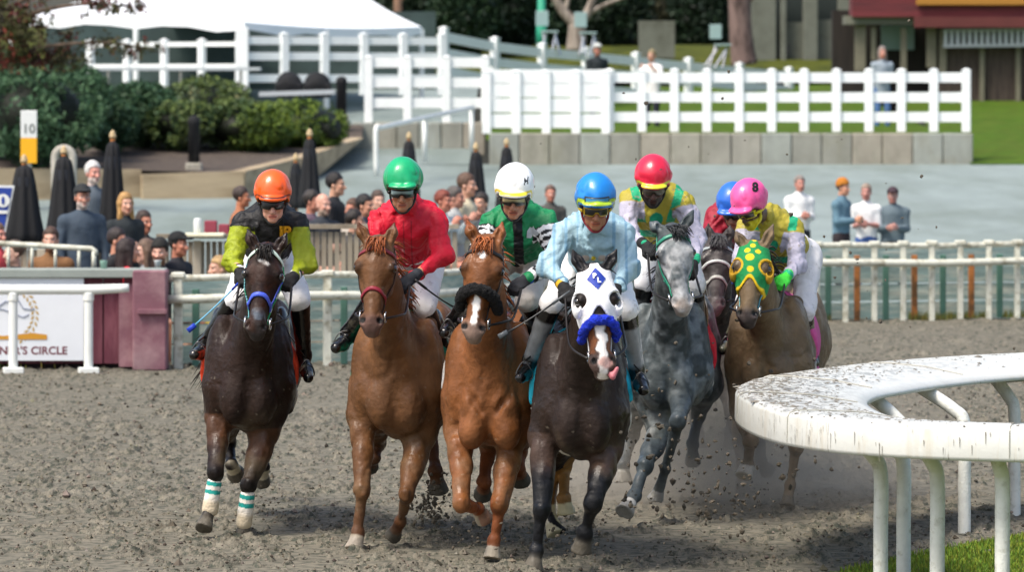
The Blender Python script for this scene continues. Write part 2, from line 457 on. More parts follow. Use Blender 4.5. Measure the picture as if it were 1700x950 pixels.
    H.prims, H.trunk, H.head = prims, trunk + neck, head
    def hc(V):
        q = V - poll; return q @ a / L, q @ s_ / hs, q @ f / hs
    H.hc = hc
    def colf(V):
        c = np.tile(base, (len(V), 1)) * (1 + .34 * fbm(V, 3.6, 3, 5))[:, None]
        if 'dap' in g:
            m = sst(fbm(V, 13, 3, 9), -.15, .3); c = mixc(c, lin(g['dap']), m * .75)
        rel = V - A(x0, D, 0)
        low = sst(rel[:, 2], .95, .62) * .3
        c = mixc(c, lin('8a7a60'), low * sst(fbm(V, 5, 3, 2), -.1, .4) * g.get('mud', .8))                # dust and mud on chest
        c = mixc(c, lin('9a8f7c'), sst(vnoise(V, 52, 4), .78, .9) * .45 * sst(rel[:, 2], 1.45, .9))
        for i, LG in enumerate(H.legs):
            d, p = seg_param(V, LG[1:])          # 0 elbow 1 knee 2 fetlock 3 coronet 4 sole
            near = d < .13
            q = V[:, 2] < LG[1][2] + .02
            n_ = fbm(V, 9, 2, 3) * .15
            m = sst(p + n_, g.get('ps', .55), g.get('ps', .55) + .35) * near * q
            if 'legc' in g and i < 2: c = mixc(c, lin(g['legc']), near * q * sst(p + n_, .75, .35) * .8)
            c = mixc(c, pt, m * g.get('pa', 1.))
            if socks[i]: c = mixc(c, lin(socks[i][1]), sst(p + n_ * .6, socks[i][0] - .04, socks[i][0] + .04) * (d < .085) * q)
            c = mixc(c, hoofc if not (socks[i] and len(socks[i]) > 2) else lin(socks[i][2]), sst(p, 2.98, 3.05) * (d < .085))
            c = mixc(c, lin('857d6c'), sst(p + n_ * 2, 2.2, 3.4) * .35 * (d < .09))      # dust on hoof
        t, s, ff = hc(V)
        inh = (t > -.2) & (t < 1.2) & (np.abs(s) < .16) & (ff > -.2) & (ff < .15)
        c = mixc(c, mz, sst(t, .80, .93) * inh)
        nd = np.minimum(np.hypot((t - .905) * L, (s - .048)), np.hypot((t - .905) * L, (s + .048)))
        c = mixc(c, lin('090605'), sst(nd, .026, .014) * inh * (ff > .01))
        ed = np.minimum(np.hypot((t - .30) * L, (s - .1)), np.hypot((t - .30) * L, (s + .1)))
        c = mixc(c, c * .45, sst(ed, .045, .02) * inh)
        for (fn, cc) in g.get('marks', []): c = mixc(c, lin(cc), fn(t, s + .012 * vnoise(V, 40, 8), ff) * inh * (ff > -.03))
        if 'facec' in g: c = mixc(c, lin(g['facec']), sst(fbm(V, 16, 3, 6), -.3, .35) * inh * sst(t, .0, .15) * .8)
        for e in H.eartips:
            c = mixc(c, pt * 1.3, sst(np.linalg.norm(V - e, axis=1), *g.get('eart', (.07, .02))) * .85)
        return np.clip(c, .003, 1)
    def disp(p):
        q = p * A(1, 1, .55); return .012 * fbm(q, 6, 2, 21 + g['seed']) * sst(np.linalg.norm(p - poll, axis=1), .3, .6) + .004 * vnoise(q, 19, 5) + .0015 * vnoise(p, 45, 6) + .006 * np.maximum(0, 1 - 9 * np.abs(fbm(p * A(1, 1, .45) + 3, 4.2, 2, g['seed'] + 40))) + .003 * np.maximum(0, 1 - 7 * np.abs(vnoise(p * A(1, 1, .5), 9, g['seed'] + 50)))
    ob, V, Fq = sdf_obj('body', prims, .0095, M['coat_grey'] if g.get('grey') else M['coat'], root, colf, disp=disp, ret=True)
    H.bvh = BVHTree.FromPolygons([Vector(v) for v in V], [tuple(int(i) for i in q) for q in Fq])
    # eyes
    for s in (-1, 1):
        mb = MB(); c = Q(.302, s * .099, .026); n = 10; v = []; fc = []
        for i in range(n + 1):
            for j in range(n):
                th, ph = math.pi * i / n, 2 * math.pi * j / n
                v.append(c + .021 * hs * A(math.sin(th) * math.cos(ph), math.sin(th) * math.sin(ph), math.cos(th)))
        for i in range(n):
            for j in range(n): fc.append((i * n + j, i * n + (j + 1) % n, (i + 1) * n + (j + 1) % n, (i + 1) * n + j))
        mb.add(v, fc); mb.build('eye', M['eye'], root, True)
    # forelock and mane
    rr = random.Random(g['seed']); mb = MB(); mc = lin(g.get('mane', '17100c'))
    for i in range(g.get('nfl', 46)):
        b = Q(-.03 + rr.uniform(-.03, .02), rr.uniform(-.04, .04), rr.uniform(-.02, .03))
        e = g.get('flsweep', (.0, .0))
        tip = Q(rr.uniform(.08, .2) + e[1], rr.uniform(-.06, .06) + e[0], rr.uniform(.075, .10))
        m_ = (b + tip) / 2 + f * .05 - a * .02 + s_ * rr.uniform(-.01, .01)
        mb.tube(crom([b, m_, tip], 3), [.007, .007, .006, .005, .004, .003, .001][:7], 4, mc * rr.uniform(.7, 1.5))
    if mb.v: mb.build('forelock', M['hair'], root, True, usecol=True)
    mb = MB()
    for i in range(g.get('nmane', 110)):
        t = rr.random() * .8; b = (T(0, .45, 1.52) * (1 - t) + (poll + A(0, .03, .05)) * t) + A(rr.uniform(-.02, .02), 0, .02)
        sd = rr.choice((-1, 1, 1)) * rr.uniform(.05, .15)
        tip = b + A(sd, rr.uniform(.04, .14), rr.uniform(-.12, .05))
        mb.tube(crom([b, (b + tip) / 2 + A(0, .02, .05), tip], 3), [.009, .009, .008, .007, .005, .003, .001], 4, mc * rr.uniform(.7, 1.5))
    mb.build('mane', M['hair'], root, True, usecol=True)
    mb = MB(); tl = g.get('tail', (.0, 0))
    for i in range(70):
        b = T(rr.uniform(-.03, .03), 1.98, 1.38); 
        tip = b + A(tl[0] + rr.uniform(-.13, .13), .55 + rr.uniform(0, .4), -.6 + tl[1] + rr.uniform(-.2, .2))
        mb.tube(crom([b, b * .6 + tip * .4 + A(rr.uniform(-.04, .04), .08, .12), tip], 4), [.016, .016, .015, .014, .012, .01, .007, .004, .001], 4, mc * rr.uniform(.7, 1.5))
    mb.build('tail', M['hair'], root, True, usecol=True)
    return H

def snap(H, p, off):
    r = H.bvh.find_nearest(Vector(p))
    if r[0] is None: return np.array(p), A(0, -1, 0)
    n = np.array(r[1]); return np.array(r[0]) + n * off, n
def strap(H, name, pts, r, colr, closed=False, off=.004, material='strap', n=7, parent=None, bycol=None):
    cp = crom(pts, n, closed); q = []; nn = []
    for p in cp:
        a, b = snap(H, p, off); q.append(a); nn.append(b)
    q = [(q[max(i - 1, 0)] + 2 * q[i] + q[min(i + 1, len(q) - 1)]) / 4 for i in range(len(q))]
    mb = MB()
    if bycol is None: mb.tube(q, r, 6, colr, flat=nn)
    else:
        for i in range(len(q) - 1):
            mb.tube(q[i:i + 2], r, 6, bycol(i), flat=nn[i:i + 2])
    return mb.build(name, M[material], parent or H.root, True, usecol=True)
def bridle(H, brow='201812', nose='201812', cheek='201812', cheek2=None, bit=True, chk2=None):
    Q = H.Q
    if brow: strap(H, 'browband', [Q(.16, -.10, -.02), Q(.12, -.075, .07), Q(.09, 0, .09), Q(.12, .075, .07), Q(.16, .10, -.02)], .013, brow, off=.006)
    for s in (-1, 1):
        c = cheek if s < 0 else (cheek2 or cheek)
        strap(H, 'cheekpiece', [Q(.02, s * .07, -.03), Q(.18, s * .12, -.02), Q(.45, s * .11, -.04), Q(.70, s * .08, -.04), Q(.80, s * .07, -.035)], .011, c, off=.005)
        if bit:
            mb = MB(); c0 = Q(.83, s * .068, -.03); ring = [c0 + H.a * .032 * math.cos(k * math.pi / 6) + H.f * .032 * math.sin(k * math.pi / 6) for k in range(13)]
            mb.tube(ring, .006, 6); mb.build('bit_ring', M['steel'], H.root, True)
    if nose: strap(H, 'noseband', [Q(.68, -.10, -.06), Q(.62, -.075, .02), Q(.57, -.03, .07), Q(.57, .03, .07), Q(.62, .075, .02), Q(.68, .10, -.06)], .013, nose, off=.006)
def rein(H, side, hand, colr='1a1512', r=.008):
    c0 = H.Q(.84, side * .07, -.035); m = (c0 + hand) / 2 + A(side * .05, 0, -.07)
    mb = MB(); mb.tube(crom([c0, c0 * .6 + m * .4 + A(side * .04, 0, 0), m, hand], 5), r, 6, colr); mb.build('rein', M['strap'], H.root, True, usecol=True)
def shadow_roll(H, t, colr, r=.036, w=.10, material='fleece'):
    Q = H.Q; pts = crom([Q(t + .1, -w, -.06), Q(t + .03, -w * .85, .03), Q(t - .01, -w * .35, .085), Q(t - .01, w * .35, .085), Q(t + .03, w * .85, .03), Q(t + .1, w, -.06)], 3)
    pr = [cap(pts[i], pts[i + 1], r, r, .01) for i in range(len(pts) - 1)]
    sdf_obj('shadow_roll', pr, .006, M[material], H.root, lambda V: np.tile(lin(colr), (len(V), 1)) * (1 + .3 * vnoise(V, 60, 3))[:, None], disp=lambda p: .007 * vnoise(p, 55, 2) + .004 * vnoise(p, 110, 3))
def saddle_cloth(H, colr, y0=.50, y1=1.0, zb=.98, c2=None):
    def post(p, d):
        q = p - H.base; yy = p[:, 1] - H.D
        w_ = np.maximum(np.maximum(y0 - yy, yy - y1), (zb + H.g.get('dz', -.13)) + .12 - p[:, 2] - .04 * vnoise(p, 7, 3))
        return np.maximum(d, w_)
    sdf_obj('saddle_cloth', H.trunk, .012, M['cloth'], H.root, lambda V: np.tile(lin(colr), (len(V), 1)), off=.016, post=post, disp=lambda p: .006 * fbm(p, 9, 2, 4))
    T = H.T
    sdf_obj('saddle', [cap(T(0, .58, 1.60), T(0, .98, 1.60), .085, .11, .05), ell(T(0, .95, 1.63), (.15, .12, .05), None, .05)] +
            [ell(T(s * .2, .72, 1.42), (.06, .14, .17), None, .04) for s in (-1, 1)], .013, M['leather'], H.root, lambda V: np.tile(lin('16110e'), (len(V), 1)))
    strap(H, 'girth', [T(-.3, .55, 1.1), T(-.2, .53, .85), T(0, .5, .78), T(.2, .53, .85), T(.3, .55, 1.1)], .03, 'c8c4b8', off=.012)
def hood(H, colf, holes, edge, t0=-.06, t1=.52, cups=True, cupcol='eeeeee'):
    """cloth hood: the head's own surface grown by 9 mm, cut to a region, with eye holes"""
    def post(p, d):
        t, s, ff = H.hc(p)
        r = np.maximum(t0 - t, t - edge(s)) * H.L
        for (ht, hs_, hr) in holes:
            r = np.maximum(r, hr - np.hypot((t - ht) * H.L, np.abs(s) - hs_ + np.maximum(0, -ff) * .0))
        return np.maximum(d, r)
    sdf_obj('hood', H.head[:7] + [p for i in (0, 1) for p in H.head[7 + i * 7: 7 + i * 7 + 4]] + [cap(H.poll + A(0, .02, -.01), H.poll + A(0, .16, -.06), .08, .09, .03)], .0065, M['cloth'], H.root, colf, off=.011, post=post, disp=lambda p: .0025 * fbm(p, 20, 2, 4))
    if cups:
        for s in (-1, 1):
            pr = [ell(H.Q(.335, s * .105, .0), (.032, .075, .062), np.array([H.s, H.a, H.f]), .01),
                  ell(H.Q(.315, s * .112, .055), (.024, .050, .06), np.array([H.s, H.a, H.f]), .01, '-')]
            sdf_obj('blinker_cup', pr, .006, M['cloth'], H.root, lambda V: np.tile(lin(cupcol), (len(V), 1)))

# ================================================================== people
def head_frame(yaw=0, pitch=0, roll=0):
    """rows: side, forward, up.  yaw 0 looks at the camera; + turns to the picture's right; pitch + looks down"""
    y, p, r = R(yaw), R(pitch), R(roll)
    fw = A(math.sin(y) * math.cos(p), -math.cos(y) * math.cos(p), -math.sin(p)); up = nrm(A(0, 0, 1) - fw * fw[2]); sd = np.cross(fw, up) * -1
    sd = np.cross(up, fw); sd = sd if True else sd
    if sd @ A(math.cos(y), math.sin(y), 0) < 0: sd = -sd
    up2 = up * math.cos(r) + sd * math.sin(r); sd2 = sd * math.cos(r) - up * math.sin(r)
    return np.array([sd2, fw, up2])
def head_prims(O, B, sc=1.0, fine=True):
    def W(x, y, z): return O + (B[0] * x + B[1] * y + B[2] * z) * sc
    def E_(c, r, k=.015, m='+'): return ell(W(*c), A(*r) * sc, B, k * sc, m)
    pr = [E_((0, -.018, .04), (.075, .094, .092), .02), E_((0, .018, -.035), (.060, .068, .082), .03), E_((0, .058, -.098), (.032, .030, .026), .02)]
    for s in (-1, 1):
        pr += [E_((s * .043, .012, -.072), (.020, .042, .032), .02), E_((s * .038, .066, -.026), (.022, .02, .02), .015), E_((s * .077, -.012, -.018), (.010, .022, .032), .006)]
    pr += [cap(W(0, .082, .005), W(0, .108, -.04), .010 * sc, .016 * sc, .012), cap(W(-.014, .092, -.045), W(.014, .092, -.045), .010 * sc, .010 * sc, .008),
           cap(W(-.035, .076, .022), W(.035, .076, .022), .014 * sc, .014 * sc, .012), cap(W(-.022, .078, -.070), W(.022, .078, -.070), .009 * sc, .009 * sc, .006), cap(W(-.018, .08, -.08), W(.018, .08, -.08), .009 * sc, .009 * sc, .006)]
    if fine:
        for s in (-1, 1): pr += [E_((s * .031, .092, .0), (.018, .014, .010), .008, '-')]
    return pr, W
def hand_prims(wr, d, pal, sc=1.0, curl=1.0):
    """wr wrist, d direction of the hand, pal direction the palm faces; fingers curl towards pal"""
    d = nrm(d); pal = nrm(pal - d * (pal @ d)); sd = np.cross(d, pal); pr = []
    c = wr + d * .05 * sc
    pr.append(ell(c, A(.042, .05, .018) * sc, np.array([sd, d, pal]), .01))
    for i, (o, l) in enumerate(((-.03, .85), (-.01, 1.0), (.01, .95), (.03, .75))):
        b = wr + d * .088 * sc + sd * o * sc; k1 = b + (d * .026 + pal * .018 * curl) * l * sc; k2 = k1 + (d * (.004) + pal * .028) * l * sc * (1 if curl > .5 else .6) ; k3 = k2 + (-d * .016 + pal * .008) * l * sc
        pr += [cap(b - d * .03 * sc, b, .0105 * sc, .010 * sc, .006), cap(b, k1, .0105 * sc, .0095 * sc, .004), cap(k1, k2, .0095 * sc, .009 * sc, .004), cap(k2, k3, .009 * sc, .008 * sc, .004)]
    t0 = wr + d * .025 * sc - sd * .032 * sc; t1 = t0 + (d * .028 - sd * .02 + pal * .022) * sc; t2 = t1 + (d * .018 + sd * .008 + pal * .018) * sc
    pr += [cap(t0, t1, .014 * sc, .0115 * sc, .008), cap(t1, t2, .0115 * sc, .010 * sc, .004)]
    return pr
def face_col(V, O, B, skin, sc=1.0, beard=None, eyes=True, hair=None, hz=.07):
    q = (V - O) @ B.T / sc; x, y, z = q[:, 0], q[:, 1], q[:, 2]
    s = lin(skin); c = np.tile(s, (len(V), 1))
    hd = (np.abs(x) < .12) & (np.abs(y) < .15) & (z > -.14) & (z < .2)
    fr = hd & (y > .03)
    c = mixc(c, s * A(1.0, .62, .58), sst(np.hypot(x, (z + .074) * 2.2), .034, .024) * fr)
    c = mixc(c, s * A(.35, .2, .2), sst(np.abs(z + .074), .006, .002) * (np.abs(x) < .024) * fr)
    c = mixc(c, s * A(1, .75, .7), sst(np.hypot(np.abs(x) - .04, z + .03), .035, .01) * fr * .4)
    if eyes:
        e = np.hypot((np.abs(x) - .031) / .016, (z - .0) / .008)
        c = mixc(c, lin('cfc8c0'), sst(e, 1.1, .8) * fr); c = mixc(c, lin('1a120e'), sst(np.hypot(np.abs(x) - .031, z), .009, .006) * fr)
        c = mixc(c, s * .3, sst(np.abs(z - .024 + np.abs(np.abs(x) - .03) * .15), .007, .003) * (np.abs(np.abs(x) - .031) < .02) * fr)
    if beard is not None:
        b = sst(z, -.045, -.06) * (y > -.03) * hd * (z > -.15); b = b * (1 - sst(np.hypot(x, (z + .074) * 1.6), .03, .018) * .8)
        c = mixc(c, lin(beard), b * .85)
    return c

def make_jockey(g, H):
    D = H.D; J = {}
    for k, v in g['j'].items(): J[k] = P(v[0], v[1], D + v[2])
    base = A((J['hip'][0]), J['hip'][1], H.T(0, .7, 1.5)[2]); root = thing('person', g['label'], 'jockey', base, 'jockeys riding in the race')
    B = head_frame(*g['hf']); O = J['eye']; sc = g.get('hsc', 1.0)
    hp, W = head_prims(O, B, sc)
    ch = (J['shL'] + J['shR']) / 2 + A(0, .03, -.06); J['ch'] = ch; hipc = J['hip']
    nb = ch + A(0, .03, .10)
    hipL, hipR = hipc + A(-.10, -.02, 0), hipc + A(.10, -.02, 0)
    body = [cap(hipc, ch + A(0, .05, -.03), .11, .10, .03), cap(J['shL'] + A(.03, .03, -.05), J['shR'] + A(-.03, .03, -.05), .040, .040, .02), cap(nb, O + B[1] * -.02 - B[2] * .05, .058, .055, .03)] + hp
    for s in 'LR':
        body += [cap(J['sh' + s] + A(0, .01, -.05), J['el' + s], .045, .040, .02), cap(J['el' + s], J['ha' + s], .042, .028, .02)]
        hp_ = hipL if s == 'L' else hipR
        body += [cap(hp_, J['kn' + s], .085, .055, .04), cap(J['kn' + s], J['an' + s], .055, .036, .02), cap(J['an' + s] + A(0, .03, -.03), J['to' + s], .036, .03, .02)]
        hd = nrm(J['ha' + s] - J['el' + s]); body += hand_prims(J['ha' + s] - hd * .02, hd, g.get('pal' + s, A(.5 if s == 'L' else -.5, 0, -1)), .95)
    skin = g['skin']
    sdf_obj('body', body, .0068, M['skin'], root, lambda V: face_col(V, O, B, skin, sc, g.get('beard')))
    # silks
    arms = {s: [J['sh' + s], J['el' + s], J['ha' + s]] for s in 'LR'}
    sil = [cap(hipc * .6 + ch * .4, ch + A(0, .02, .0), .150, .165, .06, (A(0, 1, 0), .9)), cap(hipc * .9 + ch * .1 + A(0, 0, .03), hipc * .5 + ch * .5, .14, .15, .05),
           cap(J['shL'] + A(.05, 0, -.035), J['shR'] + A(-.05, 0, -.035), .078, .078, .05), ell(ch + A(0, .10, .03), (.205, .17, .125), None, .06), cap(nb + A(0, 0, -.02), nb + A(0, -.02, .03), .085, .068, .05), cap(nb + A(0, -.01, .0), (nb + A(0, -.01, .02)) * .45 + (O - B[1] * .04 - B[2] * .10) * .55, .075, .066, .04)]
    for s in 'LR':
        sh, el, ha = arms[s]; wr = ha * .86 + el * .14
        sil += [cap(sh + A(0, 0, -.035), el, .078, .064, .035), cap(el, wr, .062, .040, .02), ell(el + A(0, 0, .0), (.068, .068, .068), None, .03)]
    wd = nrm(J['shR'] - J['shL']); 
    def scol(V):
        best = np.full(len(V), 9.); arm = np.zeros(len(V)); par = np.zeros(len(V))
        dt, _ = seg_param(V, [hipc, ch])
        for k, s in ((-1, 'L'), (1, 'R')):
            d, p = seg_param(V, arms[s]); m = (d < best) & (d < dt - .035); best[m] = d[m]; arm[m] = k; par[m] = p[m]
        q = V - ch; x = q @ wd; z = q[:, 2]
        return g['silk'](V, x, z, arm, par)
    def cut_neck(p, d): return d
    wr_ = g.get('wr', 1.0)
    def sdisp(p):
        w1 = 1 - np.abs(fbm(p * A(1, 1, .55) + .15 * vnoise(p, 4, 7)[:, None], 12, 2, g['seed'])) * 2.4; w2 = 1 - np.abs(fbm(p * A(.5, .6, 1.3) + .1 * vnoise(p, 6, 2)[:, None], 8, 2, g['seed'] + 5)) * 3
        return (.014 * w1 + .006 * w2 + .0022 * vnoise(p * A(1.2, 1, .5), 34, 3)) * wr_ - .004
    ob, V, Fq = sdf_obj('silks', sil, .0068, M['silk'], root, scol, disp=sdisp, ret=True)
    silb = BVHTree.FromPolygons([Vector(v) for v in V], [tuple(int(i) for i in q) for q in Fq])
    J['silb'] = silb
    # breeches
    br = [cap(hipc + A(0, .03, 0), hipc * .6 + ch * .4, .155, .15, .05)]
    for s, hp_ in (('L', hipL), ('R', hipR)):
        kn = J['kn' + s]; br += [cap(hp_, kn, .096, .073, .05)]
    sdf_obj('breeches', br, .009, M['breeches'], root, lambda V: np.tile(lin(g.get('br', 'f2f2f2')), (len(V), 1)), disp=lambda p: .016 * fbm(p * A(1, 1, .7), 10, 3, 8) - .006 * np.abs(vnoise(p, 22, 3)))
    for s in 'LR':
        kn, an, to = J['kn' + s], J['an' + s], J['to' + s]
        hl = an + nrm(an - to) * .06 + A(0, .0, -.05)
        bt = [cap(kn * .93 + an * .07, an, .068, .046, .02), cap(an, hl, .045, .036, .03), cap(hl, to * .5 + an * .5 + A(0, 0, -.03), .036, .040, .03), cap(to * .5 + an * .5 + A(0, 0, -.02), to, .040, .034, .03),
              boxp(hl + A(0, 0, -.035), (.03, .035, .015), None, .01)]
        def bcol(V, s=s, kn=kn, an=an):
            t = (V - kn) @ (an - kn) / ((an - kn) @ (an - kn)); c = np.tile(lin(g.get('boot', '0e0e10')), (len(V), 1))
            if g.get('shin'): c = mixc(c, lin(g['shin']), sst(t, .22, .28) * (1 - sst(t, .85, .95)))
            return mixc(c, lin('77705f'), sst(fbm(V, 20, 3, 2), .25, .5) * .55 * sst(t, .3, 1.1))
        sdf_obj('boot', bt, .0075, M['leather'], root, bcol, disp=lambda p: .003 * fbm(p, 22, 2, 5))
        # glove with five fingers
        hd = nrm(J['ha' + s] - J['el' + s]); wr = J['ha' + s] - hd * .02
        gp = hand_prims(wr, hd, g.get('pal' + s, A(.5 if s == 'L' else -.5, 0, -1)), 1.0) + [cap(wr - hd * .05, wr + hd * .03, .036, .032, .01)]
        def gcol(V, wr=wr, hd=hd):
            t = (V - wr) @ hd; c = np.tile(lin(g.get('glove', '141416')), (len(V), 1))
            if g.get('cuff'): c = mixc(c, lin(g['cuff']), sst(np.abs(t + .025), .016, .012))
            return c
        sdf_obj('glove', gp, .0048, M['cloth'], root, gcol, off=.003)
    # helmet
    hr = A(.119, .146, .136) * sc; hcn = W(0, -.012, .076)
    def loc(V): return (V - O) @ B.T / sc
    def hpost(p, d):
        q = loc(p); zc = .040 - .075 * sst(q[:, 1], .07, -.03)
        return np.maximum(d, zc - q[:, 2])
    hl = [ell(hcn, hr, B, .01), ell(W(0, .118, .052), A(.088, .055, .020) * sc, B, .012)]
    def hcol(V):
        q = loc(V); c = np.tile(lin(g['helm']), (len(V), 1)); zc = .040 - .075 * sst(q[:, 1], .07, -.03)
        e = q[:, 2] - zc
        for lo_, hi_, cc in g.get('hb', []): c = mixc(c, lin(cc), sst(e, lo_ - .003, lo_ + .003) * (1 - sst(e, hi_ - .003, hi_ + .003)))
        c = mixc(c, lin('101010'), sst(e, .004, -.002))
        for fn, cc in g.get('hm', []): c = mixc(c, lin(cc), fn(q[:, 0], q[:, 1], q[:, 2]))
        return c
    ob, V, Fq = sdf_obj('helmet', hl, .0062, M['plastic'], root, hcol, post=hpost, disp=lambda p: (lambda q: .0045 * (1 - 3 * np.abs(vnoise(np.stack([np.arctan2(q[:, 0], q[:, 1]) * .9, q[:, 2] * 5, 0 * q[:, 0]], -1), 2.6, g['seed']))) * sst(q[:, 2], .20, .08) + .003 * fbm(p, 14, 2, 3) - .002)(loc(p)), ret=True)
    J['helb'] = BVHTree.FromPolygons([Vector(v) for v in V], [tuple(int(i) for i in q) for q in Fq]); 
    mb = MB(); mb.lathe((0, 0, 0), [(.001, .012), (.012, .01), (.016, 0)], 10); 
    top = W(0, -.012, .072 + .127); mb.v = [tuple(top + B[0] * x + B[1] * y + B[2] * z) for x, y, z in mb.v]
    # goggles
    def gog(off_z, off_y, rim, lens, name='goggles', r=.034, thick=0):
        pr = [ell(W(0, .012 + off_y, off_z), A(.083, .100, .095) * sc * (1 + thick), B, .005)]
        def post(p, d):
            q = loc(p); z = (q[:, 2] - off_z); x = np.abs(q[:, 0])
            nose = .020 * sst(x, .022, .006)
            m = np.maximum(np.maximum(z - .024, -z - .027 + nose), x - .074); return np.maximum(np.maximum(d, m * sc), (.045 - (q[:, 1] - off_y)) * sc)
        def col(V):
            q = loc(V); z = q[:, 2] - off_z; x = np.abs(q[:, 0]); nose = .020 * sst(x, .022, .006)
            e = np.minimum(np.minimum(.024 - z, z + .027 - nose), .074 - x)
            c = np.tile(lin(lens[0]), (len(V), 1)); c = mixc(c, lin(lens[1]), sst(z + x * .2, .0, .016))
            return mixc(c, lin(rim), sst(e, .009, .004))
        sdf_obj(name, pr, .0045, M['plastic'], root, col, post=post)
        mb = MB(); pts = []
        for k in range(13):
            th = R(-35 + 250 * k / 12) 
            pts.append(W(.098 * math.cos(th) * (-1), -.01 + off_y - .12 * math.sin(th) + .0, off_z + (.0 if name == 'goggles' else 0)))
        mb.tube(pts, .011, 6, rim, flat=[nrm(p - W(0, -.01, off_z)) for p in pts]); mb.build('goggle_strap', M['strap'], root, True, usecol=True)
    gog(0, 0, g.get('rim', '101010'), g.get('lens', ('08080a', '3a3d42')))
    if g.get('spare'): gog(.075, .036, g['spare'][0], (g['spare'][1], g['spare'][2]), 'spare_goggles', thick=.12)
    mb = MB(); mb.tube(crom([W(-.08, .0, -.0), W(-.072, .02, -.06), W(-.03, .055, -.118), W(0, .065, -.127), W(.03, .055, -.118), W(.072, .02, -.06), W(.08, .0, .0)], 4), .008, 6, g.get('chin', '141414'))
    mb.build('chin_strap', M['strap'], root, True, usecol=True)
    # stirrups belong to the horse
    for s in 'LR':
        to, an = J['to' + s], J['an' + s]; c = to * .6 + an * .4 + A(0, 0, -.045); mb = MB()
        mb.tube(crom([c + A(-.046, 0, 0), c + A(-.042, 0, .05), c + A(0, 0, .105), c + A(.042, 0, .05), c + A(.046, 0, 0), c + A(0, 0, -.004)], 4, True), .0045, 6); mb.build('stirrup', M['dsteel'], H.root, True)
        mb = MB(); t = H.T(-.22 if s == 'L' else .22, .62, 1.46); mb.tube([c + A(0, 0, .105), t], .010, 6, '1a1410', flat=A(1, 0, 0)); mb.build('stirrup_leather', M['strap'], H.root, True, usecol=True)
    for s, k in (('L', -1), ('R', 1)): rein(H, k, J['ha' + s] + A(0, 0, 0), g.get('rein', '1a1512'))
    J['root'] = root; J['W'] = W; J['B'] = B
    return J

def text_mesh(txt, size, depth=0, bold=0.0, res=3, spacing=1.0):
    cu = bpy.data.curves.new('lettering', 'FONT'); cu.body = txt; cu.size = size; cu.resolution_u = res; cu.extrude = depth; cu.offset = bold; cu.align_x = 'CENTER'; cu.align_y = 'CENTER'; cu.space_character = spacing
    ob = bpy.data.objects.new('lettering', cu); COL.objects.link(ob)
    dg = bpy.context.evaluated_depsgraph_get(); me = bpy.data.meshes.new_from_object(ob.evaluated_get(dg))
    V = np.array([v.co[:] for v in me.vertices]); Fc = [tuple(p.vertices) for p in me.polygons]
    bpy.data.objects.remove(ob); bpy.data.curves.remove(cu); bpy.data.meshes.remove(me)
    return V, Fc
def subdiv_flat(V, Fc, h):
    """cut flat polygons into small triangles so that they can be laid on a curved surface"""
    import bmesh
    bm = bmesh.new(); vs = [bm.verts.new(v) for v in V]
    for f in Fc:
        try: bm.faces.new([vs[i] for i in f])
        except ValueError: pass
    bmesh.ops.triangulate(bm, faces=bm.faces)
    for _ in range(4):
        es = [e for e in bm.edges if e.calc_length() > h]
        if not es: break
        bmesh.ops.subdivide_edges(bm, edges=es, cuts=1); bmesh.ops.triangulate(bm, faces=bm.faces)
    bm.verts.ensure_lookup_table(); bm.verts.index_update()
    V2 = np.array([v.co[:] for v in bm.verts]); F2 = [tuple(v.index for v in f.verts) for f in bm.faces]; bm.free()
    return V2, F2
def decal(name, V, Fc, c, ax, ay, bvh, mt, parent, off=.004, h=.02, direction=None):
    V, Fc = subdiv_flat(V, Fc, h); n = nrm(np.cross(ax, ay)); dr = -n if direction is None else direction
    out = []
    for v in V:
        p = c + ax * v[0] + ay * v[1]; r = bvh.ray_cast(Vector(p - dr * .3), Vector(dr), .8)
        out.append(np.array(r[0]) - dr * off if r[0] is not None else p)
    return mesh_np(name, out, Fc, mt, parent, smooth=False)
def flatmat(name, c, rough=.6):
    if name not in M: M[name] = mat(name, c, rough)
    return M[name]
# ================================================================== the race: measured joints (column, row, distance behind the chest)
def solid(c): return lambda V, x, z, arm, par: np.tile(lin(c), (len(V), 1))

# ---- H1 dark bay, orange cap
def star(t, s, f): return sst(np.hypot((t - .17) * 1.5 - s * .9, s * 1.5 - .01), .06, .045)
h1 = make_horse(dict(D=8500/260, cx=412, yaw=-2, seed=1, label='dark bay horse with small white star, green and blue bridle, leftmost in the race',
    poll=(442, 418, -.55), muz=(425, 556, -.74), turn=-4, ears=[(411, 381), (476, 387)], coat='281a14', legc='523624', points='120d0c', mane='15100e', muzzle='3a3534', facec=None or '3a251c',
    marks=[(star, 'e8e6e2'), (lambda t, s, f: sst(np.hypot((t - .78) * .6, s * 1.1), .05, .04) * .75, '6d7a88')],
    legs=[[(364, 690, .26), (358, 786, .02), (349, 846, .02), (338, 879, -.06)], [(440, 716, .26), (413, 806, .08), (405, 868, .12), (404, 893, .14)],
          [(378, 680, 1.35), (380, 735, 1.7), (384, 772, 1.55), (393, 790, 1.66)], [(438, 690, 1.35), (440, 745, 1.7), (436, 775, 1.5), (434, 803, 1.6)]],
    socks=[None, None, (2.0, 'c9bfa5'), (2.0, 'c9bfa5')], tail=(-.35, .3), ps=.75, dz=-.14, sw=1.06))
